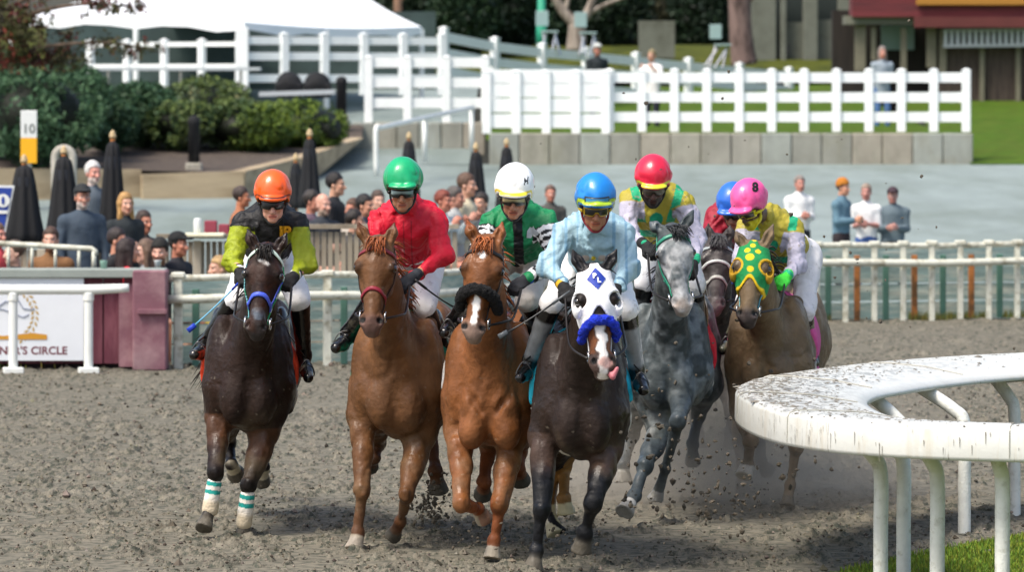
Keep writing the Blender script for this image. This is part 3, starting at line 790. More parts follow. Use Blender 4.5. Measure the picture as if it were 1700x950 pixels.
# ---- H2 chestnut, green cap
h2 = make_horse(dict(D=8500/268, cx=656, yaw=3, seed=2, label='chestnut horse in red browband and noseband under the rider in plain red silks',
    poll=(628, 405, -.55), muz=(616, 548, -.74), turn=-6, ears=[(594, 369), (655, 368)], coat='66452a', points='4a2616', pa=.5, mane='8c4a22', muzzle='6a5048',
    legs=[[(603, 690, .26), (601, 815, .03), (594, 886, .05), (588, 914, .02)], [(697, 725, .26), (675, 822, .0), (665, 866, .22), (652, 893, .34)],
          [(625, 690, 1.35), (628, 735, 1.7), (622, 762, 1.6), (613, 775, 1.75)], [(728, 655, 1.45), (717, 715, 1.75), (723, 782, 1.55), (730, 818, 1.6)]],
    socks=[(2.55, 'b0a492', 'a0968a'), None, None, None], tail=(.2, .1), dz=-.11, sw=1.07, ps=1.2))
# ---- H3 bright chestnut, white cap
h3 = make_horse(dict(D=8500/274, cx=812, yaw=2, seed=3, musc=.7, label='bright chestnut horse with white star and black fleece shadow roll, between two others',
    poll=(808, 405, -.55), muz=(785, 560, -.74), turn=-10, ears=[(776, 366), (834, 370)], coat='7a4c2a', points='7a3f20', pa=.6, mane='9c5526', muzzle='8a7468', hs=1.14,
    marks=[(lambda t, s, f: sst(np.hypot((t - .16) * .9, s * 1.9), .05, .035), 'efece6'), (lambda t, s, f: sst(np.abs(s) - .010, .010, .003) * sst(t, .52, .56) * sst(t, .92, .86), 'efece6')],
    legs=[[(764, 715, .26), (766, 838, -.12), (795, 846, .10), (806, 866, .16)], [(850, 725, .26), (829, 838, .02), (820, 898, .03), (816, 930, .0)],
          [(805, 690, 1.35), (812, 740, 1.7), (803, 800, 1.5), (800, 825, 1.6)], [(870, 690, 1.35), (862, 745, 1.7), (860, 780, 1.6), (864, 800, 1.7)]],
    socks=[(2.4, 'b5a48c', 'a09684'), (2.9, 'b8ac9a', 'aaa090'), None, None], tail=(.0, .1), dz=-.11, sw=1.04, ps=1.0))
# ---- H4 leader
h4 = make_horse(dict(D=8500/281, cx=966, yaw=0, seed=4, label='dark bay leading horse in white blinker hood with blue noseband and white blaze, tongue out',
    poll=(986, 452, -.55), muz=(1002, 618, -.74), turn=6, ears=[(951, 415), (1024, 414)], coat='2a1f1a', legc='483830', eart=(.22, .12), points='101216', mane='120e0c', muzzle='54423c',
    marks=[(lambda t, s, f: sst(np.abs(s) - .017, .012, .003) * sst(t, .45, .5), 'efe9e4'), (lambda t, s, f: sst(np.hypot((t - .93) * .6, s - .01), .04, .025) * .8, 'd9a59a'),
           (lambda t, s, f: sst(t, .5, .6) * sst(np.abs(np.abs(s) - .045), .02, .008) * sst(t, .86, .8) * .8, '7a4a2a')],
    legs=[[(905, 722, .26), (899, 848, .04), (891, 915, .05), (884, 949, .02)], [(1008, 745, .26), (985, 836, -.03), (972, 884, .06), (965, 917, .1)],
          [(925, 720, 1.35), (917, 790, 1.7), (914, 862, 1.5), (925, 888, 1.45)], [(945, 700, 1.35), (936, 775, 1.7), (936, 828, 1.5), (941, 855, 1.5)]],
    socks=[None, None, (1.75, 'ded6bf', 'd6cda8'), (.6, '8a6434', 'd8cda0')], tail=(.0, .1), dz=-.14, sw=1.02, ps=.35, nfl=0))
# ---- H5 grey
h5 = make_horse(dict(D=8500/252, cx=1108, yaw=3, seed=5, grey=True, label='dappled grey horse with green bridle and dark forelock behind the leader', mud=.5,
    poll=(1116, 385, -.55), muz=(1134, 515, -.74), turn=5, ears=[(1078, 368), (1151, 349)], coat='40484a', dap='7c8486', facec='b9bbbc', points='3a4348', mane='1f2326', muzzle='9a9590', hoof='8a8c8c',
    marks=[(lambda t, s, f: sst(t, .86, .95) * .6, 'b8a89c')], flsweep=(.05, 0), nfl=70,
    legs=[[(1098, 716, .2), (1070, 775, -.15), (1053, 824, -.3), (1036, 851, -.42)], [(1135, 640, .2), (1126, 700, -.2), (1104, 778, .02), (1088, 832, .08)],
          [(1058, 663, 1.35), (1046, 724, 1.6), (1034, 773, 1.4), (1035, 802, 1.4)], [(1170, 640, 1.45), (1160, 690, 1.75), (1150, 740, 1.6), (1152, 768, 1.7)]],
    socks=[(2.7, 'c8c8c4', 'a8a8a4'), None, (2.6, 'c8c8c4', '9a9a96'), None], tail=(.2, .1), dz=-.10, sw=1.05, ps=.3, pa=.8))
# ---- H6 dark, behind
h6 = make_horse(dict(D=8500/231, cx=1186, yaw=1, seed=6, label='dark horse with pale noseband mostly hidden behind the grey and the green-hooded bay',
    poll=(1192, 402, -.55), muz=(1188, 515, -.74), turn=0, ears=[(1176, 372), (1212, 374)], coat='3f3a38', points='2a2625', mane='3a3a3c', muzzle='6a6462', nfl=110, facec='55504e',
    legs=[[(1160, 650, .2), (1156, 700, -.1), (1149, 740, .05), (1150, 768, .1)], [(1215, 650, .2), (1222, 710, .0), (1232, 770, .0), (1234, 805, .0)],
          [(1165, 620, 1.35), (1165, 670, 1.6), (1160, 720, 1.5), (1162, 745, 1.5)], [(1210, 620, 1.35), (1215, 670, 1.6), (1212, 720, 1.5), (1212, 745, 1.5)]],
    tail=(.0, .1), dz=-.10, sw=1.0))
# ---- H7 green hood
h7 = make_horse(dict(D=8500/245, cx=1272, yaw=7, seed=7, label='bay horse in green and yellow flowered blinker hood, farthest right in the race',
    poll=(1252, 412, -.55), muz=(1240, 534, -.76), turn=-10, ears=[(1222, 385), (1284, 372)], coat='76644c', points='554a3f', mane='2a1a10', muzzle='4a4240', nfl=0, mud=1.0,
    legs=[[(1236, 680, .25), (1247, 732, -.15), (1241, 772, -.05), (1234, 792, -.1)], [(1322, 680, .25), (1321, 742, .0), (1312, 806, .08), (1306, 842, .05)],
          [(1245, 660, 1.3), (1228, 735, 1.6), (1234, 810, 1.4), (1236, 848, 1.4)], [(1300, 650, 1.3), (1262, 715, 1.65), (1263, 768, 1.6), (1275, 784, 1.7)]],
    socks=[(2.3, 'c9c9c4', 'b5b5b0'), None, None, None], tail=(.2, .1), dz=-.10, sw=1.06, ps=.8, pa=.6))

# tack
Q = h1.Q
strap(h1, 'browband', [Q(.15, -.11, -.02), Q(.06, -.085, .05), Q(.0, 0, .07), Q(.06, .085, .05), Q(.15, .11, -.02)], .015, 'd8f0e0', off=.008)
GRN = lambda i: '10a060' if (i // 2) % 3 else 'e0f4ea'
for s in (-1, 1):
    strap(h1, 'cheekpiece', [Q(.12, s * .11, -.01), Q(.30, s * .13, -.03), Q(.55, s * .11, -.04), Q(.74, s * .085, -.04), Q(.84, s * .07, -.03)], .013, None, off=.01, bycol=(GRN if s > 0 else (lambda i: '6fb0b8' if (i // 2) % 3 else '2a8a68')))
strap(h1, 'noseband', [Q(.72, -.11, -.05), Q(.66, -.085, .01), Q(.57, -.035, .065), Q(.57, .035, .065), Q(.66, .085, .01), Q(.72, .11, -.05)], .015, '4a62d8', off=.008)
strap(h1, 'cheek_strap', [Q(.35, .115, .0), Q(.5, .1, .0), Q(.66, .085, .01)], .010, '4a62d8', off=.008)
for s in (-1, 1):
    mb = MB(); c0 = Q(.85, s * .07, -.02); mb.tube([c0 + h1.a * .034 * math.cos(k * math.pi / 6) + h1.f * .034 * math.sin(k * math.pi / 6) for k in range(13)], .007, 6); mb.build('bit_ring', M['steel'], h1.root, True)
bridle(h2, '7a2430', '8a2032', '2a1410'); bridle(h3, '2a2420', None, '2a2624')
shadow_roll(h3, .56, '0a0a0b', .033, .10)
bridle(h5, '2c8a70', None, '2c9a7c'); strap(h5, 'noseband', [h5.Q(.62, -.12, -.05), h5.Q(.72, -.07, -.09), h5.Q(.8, 0, -.1)], .012, '2c9a7c', off=.006)
bridle(h6, 'a8b0b0', 'a8a8a0', '4a4a4a', bit=False); strap(h6, 'headstall', [h6.Q(.42, -.10, -.02), h6.Q(.36, -.06, .05), h6.Q(.34, 0, .08), h6.Q(.36, .06, .05), h6.Q(.42, .10, -.02)], .011, 'c0c4c0', off=.006)
bridle(h4, None, None, 'e6e6e6'); shadow_roll(h4, .54, '1233c8', .028, .088)
bridle(h7, None, None, '70b8c0', '4aa0b0')
def hood4(V):
    c = np.tile(lin('f6f6f6'), (len(V), 1)); return c
hood(h4, hood4, [(.31, .105, .046), (-.05, .06, .036)], lambda s: .50 - .12 * sst(np.abs(s), .06, .0) + .35 * sst(np.abs(s), .075, .10), cupcol='f4f4f4')
sp = np.array([[-.056, 0, 0], [0, -.070, 0], [.056, 0, 0], [0, .070, 0]]); fm = lambda n, c: flatmat(n, c)
hb = BVHTree.FromObject([o for o in h4.root.children if o.name.startswith('hood')][0], bpy.context.evaluated_depsgraph_get())
def local_bvh(o):
    me = o.data; off = np.array(ORIG[o.parent.name]) if o.parent else np.zeros(3)
    return BVHTree.FromPolygons([Vector(np.array(v.co) + off) for v in me.vertices], [tuple(p.vertices) for p in me.polygons])
hb = local_bvh([o for o in h4.root.children if o.name.startswith('hood')][0])
cD = h4.Q(.11, 0, .08); dax, day = h4.s, -h4.a
decal('emblem', sp, [(0, 1, 2, 3)], cD, dax, day, hb, fm('emblem_blue', '1a3aa0'), h4.root, .006, .02, -h4.f)
for ch, ox, oy in (('P', -.011, .014), ('L', .012, -.015)):
    V, Fc = text_mesh(ch, .042, bold=.002); V[:, 0] += ox; V[:, 1] += oy
    decal('emblem_letter', V, Fc, cD, dax, day, hb, fm('letter_white', 'f8f8f8'), h4.root, .016, .02, -h4.f)
sdf_obj('tongue', [cap(h4.Q(.99, .02, -.01), h4.Q(1.05, .045, .0), .02, .018, .01, (h4.s, .7)), cap(h4.Q(1.05, .045, .0), h4.Q(.98, .07, .01), .018, .012, .01)], .005, M['skin'], h4.root, lambda V: np.tile(lin('b86a72'), (len(V), 1)))
def hood7(V):
    t, s, f = h7.hc(V); c = np.tile(lin('0f8a4a'), (len(V), 1))
    for k, (ct, cs, r) in enumerate(((.03, .0, .016), (.10, -.03, .018), (.11, .035, .016), (.2, -.01, .026), (-.06, .005, .014), (.36, .0, .02))):
        a = np.arctan2((t - ct) * h7.L, s - cs); c = mixc(c, lin('f0cc20'), sst(np.hypot((t - ct) * h7.L, s - cs), r * 1.1, r * .9 - .0) * (np.cos(5 * a) > -1.5))
    e = .60 - .13 * sst(np.abs(s), .065, .0) + .1 * sst(np.abs(s), .08, .11)
    c = mixc(c, lin('f0c818'), sst(t, e - .055, e - .04))
    return mixc(c, lin('e0b020'), sst(np.hypot((t - .30) * h7.L, np.abs(s) - .105), .062, .056))
hood(h7, hood7, [(.30, .105, .046), (-.05, .06, .036)], lambda s: .60 - .13 * sst(np.abs(s), .065, .0) + .1 * sst(np.abs(s), .08, .11), cupcol='b8901c')
for h, c in ((h1, 'e8441c'), (h2, '0f7a58'), (h3, 'e8e4dc'), (h4, '22b4cc'), (h5, 'd02434'), (h6, '2a55b0'), (h7, 'd85a96')):
    saddle_cloth(h, c, y1=1.25 if h is h7 else 1.02, zb=.72 if h is h7 else .98)
# leg wraps of the first horse
for i in (0, 1):
    kn, ft = h1.legs[i][2], h1.legs[i][3]; a, b = kn * .72 + ft * .28, ft
    def wc(V, a=a, b=b):
        t = (V - a) @ (b - a) / ((b - a) @ (b - a)); c = np.tile(lin('ece6da'), (len(V), 1)); c = mixc(c, lin('cdbfa4'), sst(t, .5, .8))
        return mixc(c, lin('1f9a90'), (np.abs(t - .02) < .08) * 1. + (np.abs(t - .33) < .08) * 1.)
    sdf_obj('leg_wrap', [cap(a, b, .047, .053, .01)], .006, M['wrap'], h1.root, wc, disp=lambda p: .002 * vnoise(p, 40, 2))

# ---- jockeys
RS = {}
def silk1(V, x, z, arm, par):
    c = np.tile(lin('0c0d10'), (len(V), 1)); zig = .25 + .12 * np.abs(((np.arctan2(V[:, 1] - h1.D - .3, z) * 2.2) % 1) - .5)
    return mixc(c, lin('8f9c14'), (arm != 0) * sst(par, zig, zig + .03) * (1 - sst(par, 1.86, 1.9)))
j1 = make_jockey(dict(seed=1, label='jockey in orange cap and black silks with yellow-green sleeves', skin='d8a088', helm='f4601a', hf=(2, 12, 0), silk=silk1, cuff='e8e8e8', chin='1a1a1a',
    hb=[(.022, .030, '2a1a18')], boot='0d0d0f', rim='0c0c0c',
    j=dict(eye=(453, 336, .02), shL=(402, 361, .27), shR=(494, 361, .27), elL=(387, 432, .14), elR=(508, 438, .14), haL=(400, 455, -.06), haR=(485, 462, -.06), hip=(444, 425, .85),
           knL=(392, 497, .42), knR=(497, 500, .42), anL=(340, 572, .62), anR=(505, 590, .62), toL=(322, 590, .46), toR=(512, 628, .46))), h1)
def silk2(V, x, z, arm, par):
    c = np.tile(lin('c8102e'), (len(V), 1)); c = mixc(c, lin('8a0a20'), (np.abs(np.abs(x) - .022) < .003) * (arm == 0) * (z < .02) * 1.)
    return mixc(c, lin('30101a'), (arm > 0) * (np.abs(par - 1.72) < .02) * 1.)
j2 = make_jockey(dict(seed=2, label='jockey in green cap and plain bright red silks', skin='b07a5c', helm='16a86c', hf=(-3, 10, 0), silk=silk2, glove='20242c', cuff='2a3038', hb=[(.006, .016, '0c4a3a')],
    lens=('15181c', '9ab0b0'), j=dict(eye=(669, 317, .02), shL=(632, 355, .27), shR=(722, 355, .27), elL=(624, 425, .2), elR=(735, 425, .16), haL=(642, 462, -.02), haR=(681, 464, -.06), hip=(690, 425, .88),
           knL=(625, 492, .42), knR=(705, 512, .45), anL=(578, 552, .62), anR=(738, 590, .66), toL=(558, 578, .48), toR=(742, 618, .5))), h2)
def silk3(V, x, z, arm, par):
    c = np.tile(lin('0a7a48'), (len(V), 1)); c = mixc(c, lin('0c0e12'), (np.abs(x - .0) < .03) * (z < .06) * (arm == 0) * 1.)
    u = par * 7.0; w_ = np.arctan2(V[:, 1] - h3.D - .2, x) * 3.2; ck = ((np.floor(u + w_) + np.floor(u - w_)) % 2) > .5
    m = (arm != 0) * (par > .28) * (par < 1.85)
    c = mixc(c, lin('f4f4f4'), m * 1.); return mixc(c, lin('0e0f14'), m * ck * 1.)
j3 = make_jockey(dict(seed=3, label='jockey in white cap and green silks with black and white diamond sleeves', skin='a87458', helm='fbfbf8', hf=(-4, 14, 2), silk=silk3, glove='22242a', cuff='1a50c8', br='d8d2ca',
    hb=[(.014, .030, 'ecd42a')], lens=('1a1818', 'c0b080'), rim='3a3a30',
    hm=[(lambda x, y, z: ((np.abs(x - .075) < .012) & (np.abs(z - .13) < .018) & (y > 0) & ((np.abs(x - .075) > .005) | (np.abs(z - .13) < .006))) * 1., '151515')],
    j=dict(eye=(854, 328, .02), shL=(815, 362, .3), shR=(904, 358, .3), elL=(797, 418, .2), elR=(925, 430, .2), haL=(815, 470, .0), haR=(868, 468, -.05), hip=(875, 415, .9),
           knL=(790, 480, .45), knR=(875, 500, .45), anL=(752, 535, .66), anR=(900, 560, .66), toL=(738, 553, .5), toR=(905, 595, .5))), h3)
def silk4(V, x, z, arm, par):
    c = np.tile(lin('a0c0cc'), (len(V), 1)); c = mixc(c, lin('7ca4bc'), (arm != 0) * (np.abs(((V[:, 0] * 14) % 1) - .5) < .12) * 1.)
    c = mixc(c, lin('d8c020'), (np.hypot(x - .0, z + .13) < .014) * 1.); c = mixc(c, lin('c8a890'), (np.hypot((x - .055) , (z + .13) * 1.4) < .028) * .7 + (np.hypot((x + .05), (z + .13) * 1.4) < .028) * .7)
    return mixc(c, lin('5a7c94'), (arm != 0) * (np.abs(par - 1.75) < .04) * 1. + (arm == 0) * (np.abs(np.abs(x) - .1) < .003) * .6)
j4 = make_jockey(dict(seed=4, label='jockey in blue cap and pale blue silks riding the leader', skin='a06c50', helm='1f84d8', hf=(4, 12, 0), silk=silk4, spare=('1c1c10', 'b8d820', '3a8ac0'), shin='8f9498',
    cuff='c8a020', chin='7a1020', rim='c8a818', lens=('0a0a0c', '20262c'), hb=[(.012, .016, '101c30'), (.016, .040, 'a8c828'), (.040, .045, '101c30')],
    j=dict(eye=(988, 346, .02), shL=(937, 376, .3), shR=(1033, 376, .3), elL=(912, 440, .16), elR=(1045, 446, .16), haL=(938, 480, -.04), haR=(1022, 482, -.04), hip=(985, 440, .9),
           knL=(915, 505, .42), knR=(1040, 515, .42), anL=(880, 600, .62), anR=(1058, 615, .62), toL=(864, 628, .46), toR=(1068, 648, .46))), h4)
def silk57(h):
    def f(V, x, z, arm, par):
        c = np.tile(lin('a89c34'), (len(V), 1)); a = np.abs(x) - .06 - .25 * (z + .02)
        c = mixc(c, lin('12a070'), ((np.abs(a - .06) < .03) & (z > -.12)) * (np.abs(arm) * par < .25) * 1.)
        c = mixc(c, lin('12906a'), ((np.abs(z + .20) < .025)) * (arm == 0) * 1.); c = mixc(c, lin('12906a'), (np.hypot(x, z + .10) < .045) * (arm == 0) * 1.)
        c = mixc(c, lin('b4b2c4'), (arm != 0) * sst(par, .26, .3)); c = mixc(c, lin('8a8478'), (vnoise(V, 45, 3) > .62) * (arm != 0) * .7)
        return mixc(c, lin('20b080'), (arm != 0) * sst(par, 1.78, 1.8))
    return f
j5 = make_jockey(dict(seed=5, label='jockey in red cap with yellow band and yellow, green and lavender silks', skin='5a3c30', helm='e02444', hf=(2, 22, 0), silk=silk57(h5), glove='1a1c1e', chin='101010', shin='6a6c6e', rim='1a1a18',
    hb=[(.012, .030, 'd8e030')], lens=('4a443c', '6a6258'), beard='181414',
    j=dict(eye=(1084, 309, .02), shL=(1046, 322, .3), shR=(1134, 326, .3), elL=(1043, 385, .18), elR=(1156, 395, .2), haL=(1075, 410, -.02), haR=(1150, 440, -.02), hip=(1108, 400, .9),
           knL=(1072, 470, .42), knR=(1152, 475, .42), anL=(1045, 560, .62), anR=(1160, 558, .62), toL=(1038, 585, .46), toR=(1168, 585, .46))), h5)
j6 = make_jockey(dict(seed=6, label='jockey in blue cap and maroon silks hidden behind the pink-capped rider', skin='9a6c54', helm='2a6ad0', hf=(-20, 25, 0), silk=solid('94182e'), br='d0ccc8',
    j=dict(eye=(1219, 350, .02), shL=(1188, 352, .3), shR=(1258, 355, .3), elL=(1178, 410, .18), elR=(1262, 420, .18), haL=(1186, 440, -.02), haR=(1215, 445, -.02), hip=(1222, 410, .9),
           knL=(1170, 480, .42), knR=(1245, 480, .42), anL=(1165, 545, .62), anR=(1250, 560, .62), toL=(1163, 570, .46), toR=(1252, 585, .46))), h6)
j7 = make_jockey(dict(seed=7, label='jockey in pink cap numbered eight with yellow, green and lavender silks', skin='5a4034', helm='f0589c', hf=(-35, 26, 0), silk=silk57(h7), glove='40d040', cuff='10b080', br='e6e4e4', chin='e8dc20', shin='6a6a58', rim='e8dc20',
    beard='e8dc20', lens=('2a2a26', '55584a'), hb=[(.006, .012, '701840')],
    j=dict(eye=(1246, 347, .0), shL=(1240, 368, .28), shR=(1318, 372, .32), elL=(1232, 430, .18), elR=(1322, 440, .2), haL=(1246, 450, -.02), haR=(1304, 462, -.02), hip=(1318, 425, .92),
           knL=(1240, 500, .42), knR=(1334, 520, .46), anL=(1215, 560, .62), anR=(1343, 578, .7), toL=(1200, 582, .46), toR=(1352, 604, .56))), h7)
# lettering on silks and cap
V, Fc = text_mesh('JP', .095, bold=.005)
decal('silk_letters', V, Fc, P(470, 388, h1.D - .1), A(1, 0, 0), A(0, 0, 1), j1['silb'], fm('letter_gold', 'e8a818'), j1['root'], .010, .02, A(0, 1, 0))
V, Fc = text_mesh('8', .085, bold=.004); W = j7['W']
decal('cap_number', V, Fc, P(1256, 312, h7.D - .3), A(1, 0, 0), A(0, 0, 1), j7['helb'], fm('letter_black', '141014'), j7['root'], .003, .015, A(0, 1, 0))
# small horse head emblem, chest of the white-capped rider
hv = np.array([(-.5, -.5), (-.1, -.55), (.1, -.2), (.35, -.35), (.55, -.2), (.45, .05), (.2, .3), (.1, .55), (0, .38), (-.2, .45), (-.45, .1)]) * .07
decal('silk_emblem', np.c_[hv, np.zeros(len(hv))], [tuple(range(len(hv)))], P(884, 388, h3.D - .1), A(1, 0, 0), A(0, 0, 1), j3['silb'], fm('emblem_silver', 'b4bcc0'), j3['root'], .004, .015, A(0, 1, 0))

def whip(a, b, label, colr, c2=None):
    mb = MB(); pts = [a * (1 - t) + b * t + A(0, 0, -.012 * math.sin(math.pi * t)) for t in np.linspace(0, 1, 9)]
    mb.tube(pts[:3], .009, 6, colr); mb.tube(pts[2:8], [.006, .006, .0055, .005, .0055, .007], 6, c2 or colr); mb.tube(pts[7:], [.016, .017], 6, colr, flat=A(0, -1, 0))
    o = mb.build('riding_whip', M['strap'], None, True, origin=a, usecol=True); tag(o, label, 'whip', 'riding whips')
whip(j1['haL'] + A(.04, -.05, 0), P(312, 550, h1.D - .1), 'blue riding whip slanting down from the orange-capped rider', '1f3fb8', '6ab4d8')
whip(j4['haL'] + A(.03, -.05, -.01), P(828, 560, h4.D - .15), 'thin grey riding whip held by the pale blue rider, pointing lower left', '50565a', '24282a')
whip(j2['haR'] + A(.03, -.04, 0), P(764, 516, h2.D + .0), 'black riding whip held by the rider in red', '141414')
# ================================================================== terrain
def gz(y):
    return np.interp(y, [0, 64, 98, 98.6, 115, 140, 200], [0, 0, 1.37, 1.95, 2.43, 3.75, 5.0])
def sheet(name, xs, ys, zf, m, k='structure', col=None):
    X, Y = np.meshgrid(xs, ys, indexing='ij'); V = np.stack([X, Y, np.zeros_like(X)], -1).reshape(-1, 3); V[:, 2] = zf(V)
    a, b = len(xs), len(ys); i = np.arange(a - 1)[:, None] * b + np.arange(b - 1)[None]
    Fq = np.stack([i, i + b, i + b + 1, i + 1], -1).reshape(-1, 4)
    return kind(mesh_np(name, V, Fq, m, None, col(V) if col else None, True), k)
# harrowed dirt: real relief of small clods
def dirtmat():
    m = mat('track_dirt', '7a7568', .95, nsc=5, namt=.3, spec=.15, c2='474a41', csc=22, cthr=(.44, .62), bump=1, bsc=46, stretch=(1, .3, 1)); return m
M['dirt'] = dirtmat()
def zdirt(V):
    p = V * A(1, .62, 1); n = fbm(p, 4.2, 2, 3) * .014 + fbm(p, 12, 2, 9) * .026 + np.maximum(0, vnoise(p, 17, 4)) ** 1.3 * .03 + np.maximum(0, vnoise(p, 27, 14)) ** 1.2 * .026 + vnoise(p * A(.5, 1.1, 1), 1.6, 30) * .008
    cs = .42; q = V[:, :2] / cs; ci = np.floor(q).astype(np.int64)
    for dx in (-1, 0, 1):
        for dy in (-1, 0, 1):
            c = ci + [dx, dy]; r1, r2, r3 = _h(c[:, 0], c[:, 1], 0, 3), _h(c[:, 0], c[:, 1], 0, 5), _h(c[:, 0], c[:, 1], 0, 9)
            rr_ = np.hypot((q[:, 0] - c[:, 0] - r1) * cs, (q[:, 1] - c[:, 1] - r2) * cs * .8); on = r3 > .35
            n += on * (-.034 * np.exp(-(rr_ / .055) ** 2) + .020 * np.exp(-((rr_ - .095) / .03) ** 2))
    for L in [lg for h in (h1, h2, h3, h4, h5, h7) for lg in h.legs]:
        s = L[-1]
        if s[2] < .05: n += .035 * np.exp(-((V[:, 0] - s[0]) ** 2 + ((V[:, 1] - s[1]) * .6) ** 2) / .02) * (vnoise(V, 14, 2) * .8 + .3)
    return n - .012
ys = 28 + np.cumsum(np.linspace(.022, .10, 640)); ys = ys[ys < 64.5]
sheet('track', np.arange(-5.1, 5.1, .018), ys[ys < 45], zdirt, M['dirt'])
sheet('track_far', np.arange(-9, 9, .05), np.arange(44.95, 64.5, .10), lambda V: zdirt(V) * .9, M['dirt'])
M['ground'] = mat('ground_dirt', '7a7568', .95, nsc=2, namt=.15, spec=.1, c2='4a4c44', csc=11, cthr=(.42, .64))
xs = np.r_[np.arange(-700, -20, 40), np.arange(-20, 21, 4), np.arange(60, 701, 40)]
sheet('ground', xs, np.r_[np.arange(-60, 60, 10), np.arange(60, 64, 1)], lambda V: np.full(len(V), -.06), M['ground'])
M['asphalt'] = mat('apron_asphalt', '869290', .9, nsc=1.6, namt=.12, c2='747f7a', csc=.35, cthr=(.42, .62), bump=.3, bsc=40, spec=.15, stretch=(1, .35, 1))
sheet('apron_pavement', np.r_[np.arange(-60, 61, 1.)], np.arange(63, 98.6, .8), lambda V: gz(np.minimum(V[:, 1], 97.9)) + .012 + .01 * vnoise(V, .3, 3), M['asphalt'])
M['lawn'] = mat('lawn', '4c5c20', .95, nsc=3, namt=.3, c2='44601a', csc=2, cthr=(.4, .6), bump=.6, bsc=30, spec=.1)
M['lawn_dry'] = mat('hillside', '55591f', .95, nsc=2, namt=.3, c2='3c441c', csc=1.2, cthr=(.4, .6), bump=.6, bsc=20, spec=.1)
def zup(V): return gz(V[:, 1]) + .05 * vnoise(V, .5, 6)
sheet('lawn', np.arange(-.5, 8.9, .8), np.arange(98.45, 124, .6), zup, M['lawn'])
sheet('lawn_slope', np.arange(8.75, 60, .8), np.arange(97.6, 124, .6), lambda V: np.interp(V[:, 1], [97, 98.3, 115, 140], [1.34, 1.45, 2.43, 3.75]) + .03 * vnoise(V, .6, 6), M['lawn'])
sheet('ramp_pavement', np.arange(-60, -.3, .8), np.arange(97.7, 101.4, .5), lambda V: np.interp(V[:, 1], [97.7, 101.3], [1.37, 1.66]), M['asphalt'])
sheet('terrace_pavement', np.arange(-60, -.3, .8), np.arange(101.35, 124, .6), lambda V: np.interp(V[:, 1], [101, 108, 124], [2.1, 2.3, 2.9]), M['asphalt'])
sheet('hillside', np.r_[np.arange(-700, -60, 40), np.arange(-60, 60, 2), np.arange(60, 701, 40)], np.r_[np.arange(123.9, 200, 4), 300, 600, 1500], lambda V: gz(V[:, 1]) + .3 * vnoise(V, .1, 6), M['lawn_dry'])
# grass on the infield, bottom right
gx, gy = 2.05, 29.0
M['infield'] = mat('infield_turf', '4c5a2a', .95, nsc=4, namt=.3, c2='7a7c3a', csc=3, cthr=(.5, .66), bump=.6, bsc=30, spec=.1)
def inf_edge(y): return np.interp(y, [22, 28, 29.6, 30.4, 31.2, 32, 34, 60], [1.0, 1.62, 1.80, 2.05, 2.45, 2.9, 4.2, 30])
V = []; Fc = []; yy = np.arange(24, 40, .25)
for y in yy:
    e = inf_edge(y); V += [(e + .05 * math.sin(y * 9), y, .004), (e + .15, y, .03), (e + 2, y, .035), (e + 40, y, .04)]
for i in range(len(yy) - 1):
    for k in range(3): Fc.append((i * 4 + k, i * 4 + k + 1, i * 4 + k + 5, i * 4 + k + 4))
kind(mesh_np('infield_turf', V, Fc, M['infield'], None), 'structure')
def grass(name, n, area, hgt, c, w=.006, label=None, lean=.5):
    rr = np.random.default_rng(5); P0 = area(rr, n); n = len(P0)
    hh = hgt * rr.uniform(.5, 1.3, n); an = rr.uniform(0, 6.28, n); ln = rr.uniform(0, lean, n) * hh
    dx, dy = np.cos(an), np.sin(an); a2 = rr.uniform(0, 3.14, n); wx, wy = np.cos(a2) * w, np.sin(a2) * w
    v0 = P0 + np.c_[wx, wy, 0 * wx]; v1 = P0 - np.c_[wx, wy, 0 * wx]
    m0 = P0 + np.c_[dx * ln * .3 + wx * .7, dy * ln * .3 + wy * .7, hh * .6]; m1 = P0 + np.c_[dx * ln * .3 - wx * .7, dy * ln * .3 - wy * .7, hh * .6]; t = P0 + np.c_[dx * ln, dy * ln, hh]
    V = np.stack([v0, v1, m1, m0, t], 1).reshape(-1, 3); b = np.arange(n) * 5
    Fc = np.r_[np.stack([b, b + 1, b + 2], 1), np.stack([b, b + 2, b + 3], 1), np.stack([b + 3, b + 2, b + 4], 1)]
    col = np.repeat(lin(c)[None] * rr.uniform(.55, 1.5, (n, 1)) * np.c_[rr.uniform(.8, 1.5, n), np.ones(n), np.full(n, 1)], 5, 0)
    o = kind(mesh_np(name, V, Fc, M['leafm'], None, col, False), 'stuff')
    if label: o['label'] = label
    return o
M['leafm'] = mat('leaf', vc=True, rough=.6, spec=.25)
def a1(rr, n):
    y = rr.uniform(27, 36, n); x = inf_edge(y) + rr.uniform(-.04, 2.6, n) ** 1.0; e = inf_edge(y)
    z = np.where(x - e < .15, .02, .034); k = vnoise(np.c_[x, y, 0 * x], 3, 5) > -.75
    return np.c_[x, y, z][k]
grass('infield_grass', 60000, a1, .035, '64802a', .0045, 'short bright green grass under the near white rail')
def a2(rr, n):
    x = rr.uniform(-10, 9, n); y = rail_y(x) + .25 + rr.normal(0, .10, n)
    k = vnoise(np.c_[x, 0 * x, 0 * x], 2.2, 8) > -.35; return np.c_[x, y, 0 * x][k]
# ------------------------------------------------------------------ near rail
rail_pts = [(6.6, 26.9), (4.6, 27.3), (2.78, 27.75), (2.0, 28.2), (1.60, 28.9), (1.41, 29.9), (1.36, 31.2), (1.50, 32.2), (1.80, 33.0), (2.19, 33.8), (2.72, 34.6), (3.55, 35.4), (5.2, 36.4), (7.4, 37.2)]
RL = [np.array(p) for p in crom([A(a, b, 0) for a, b in rail_pts], 12)]
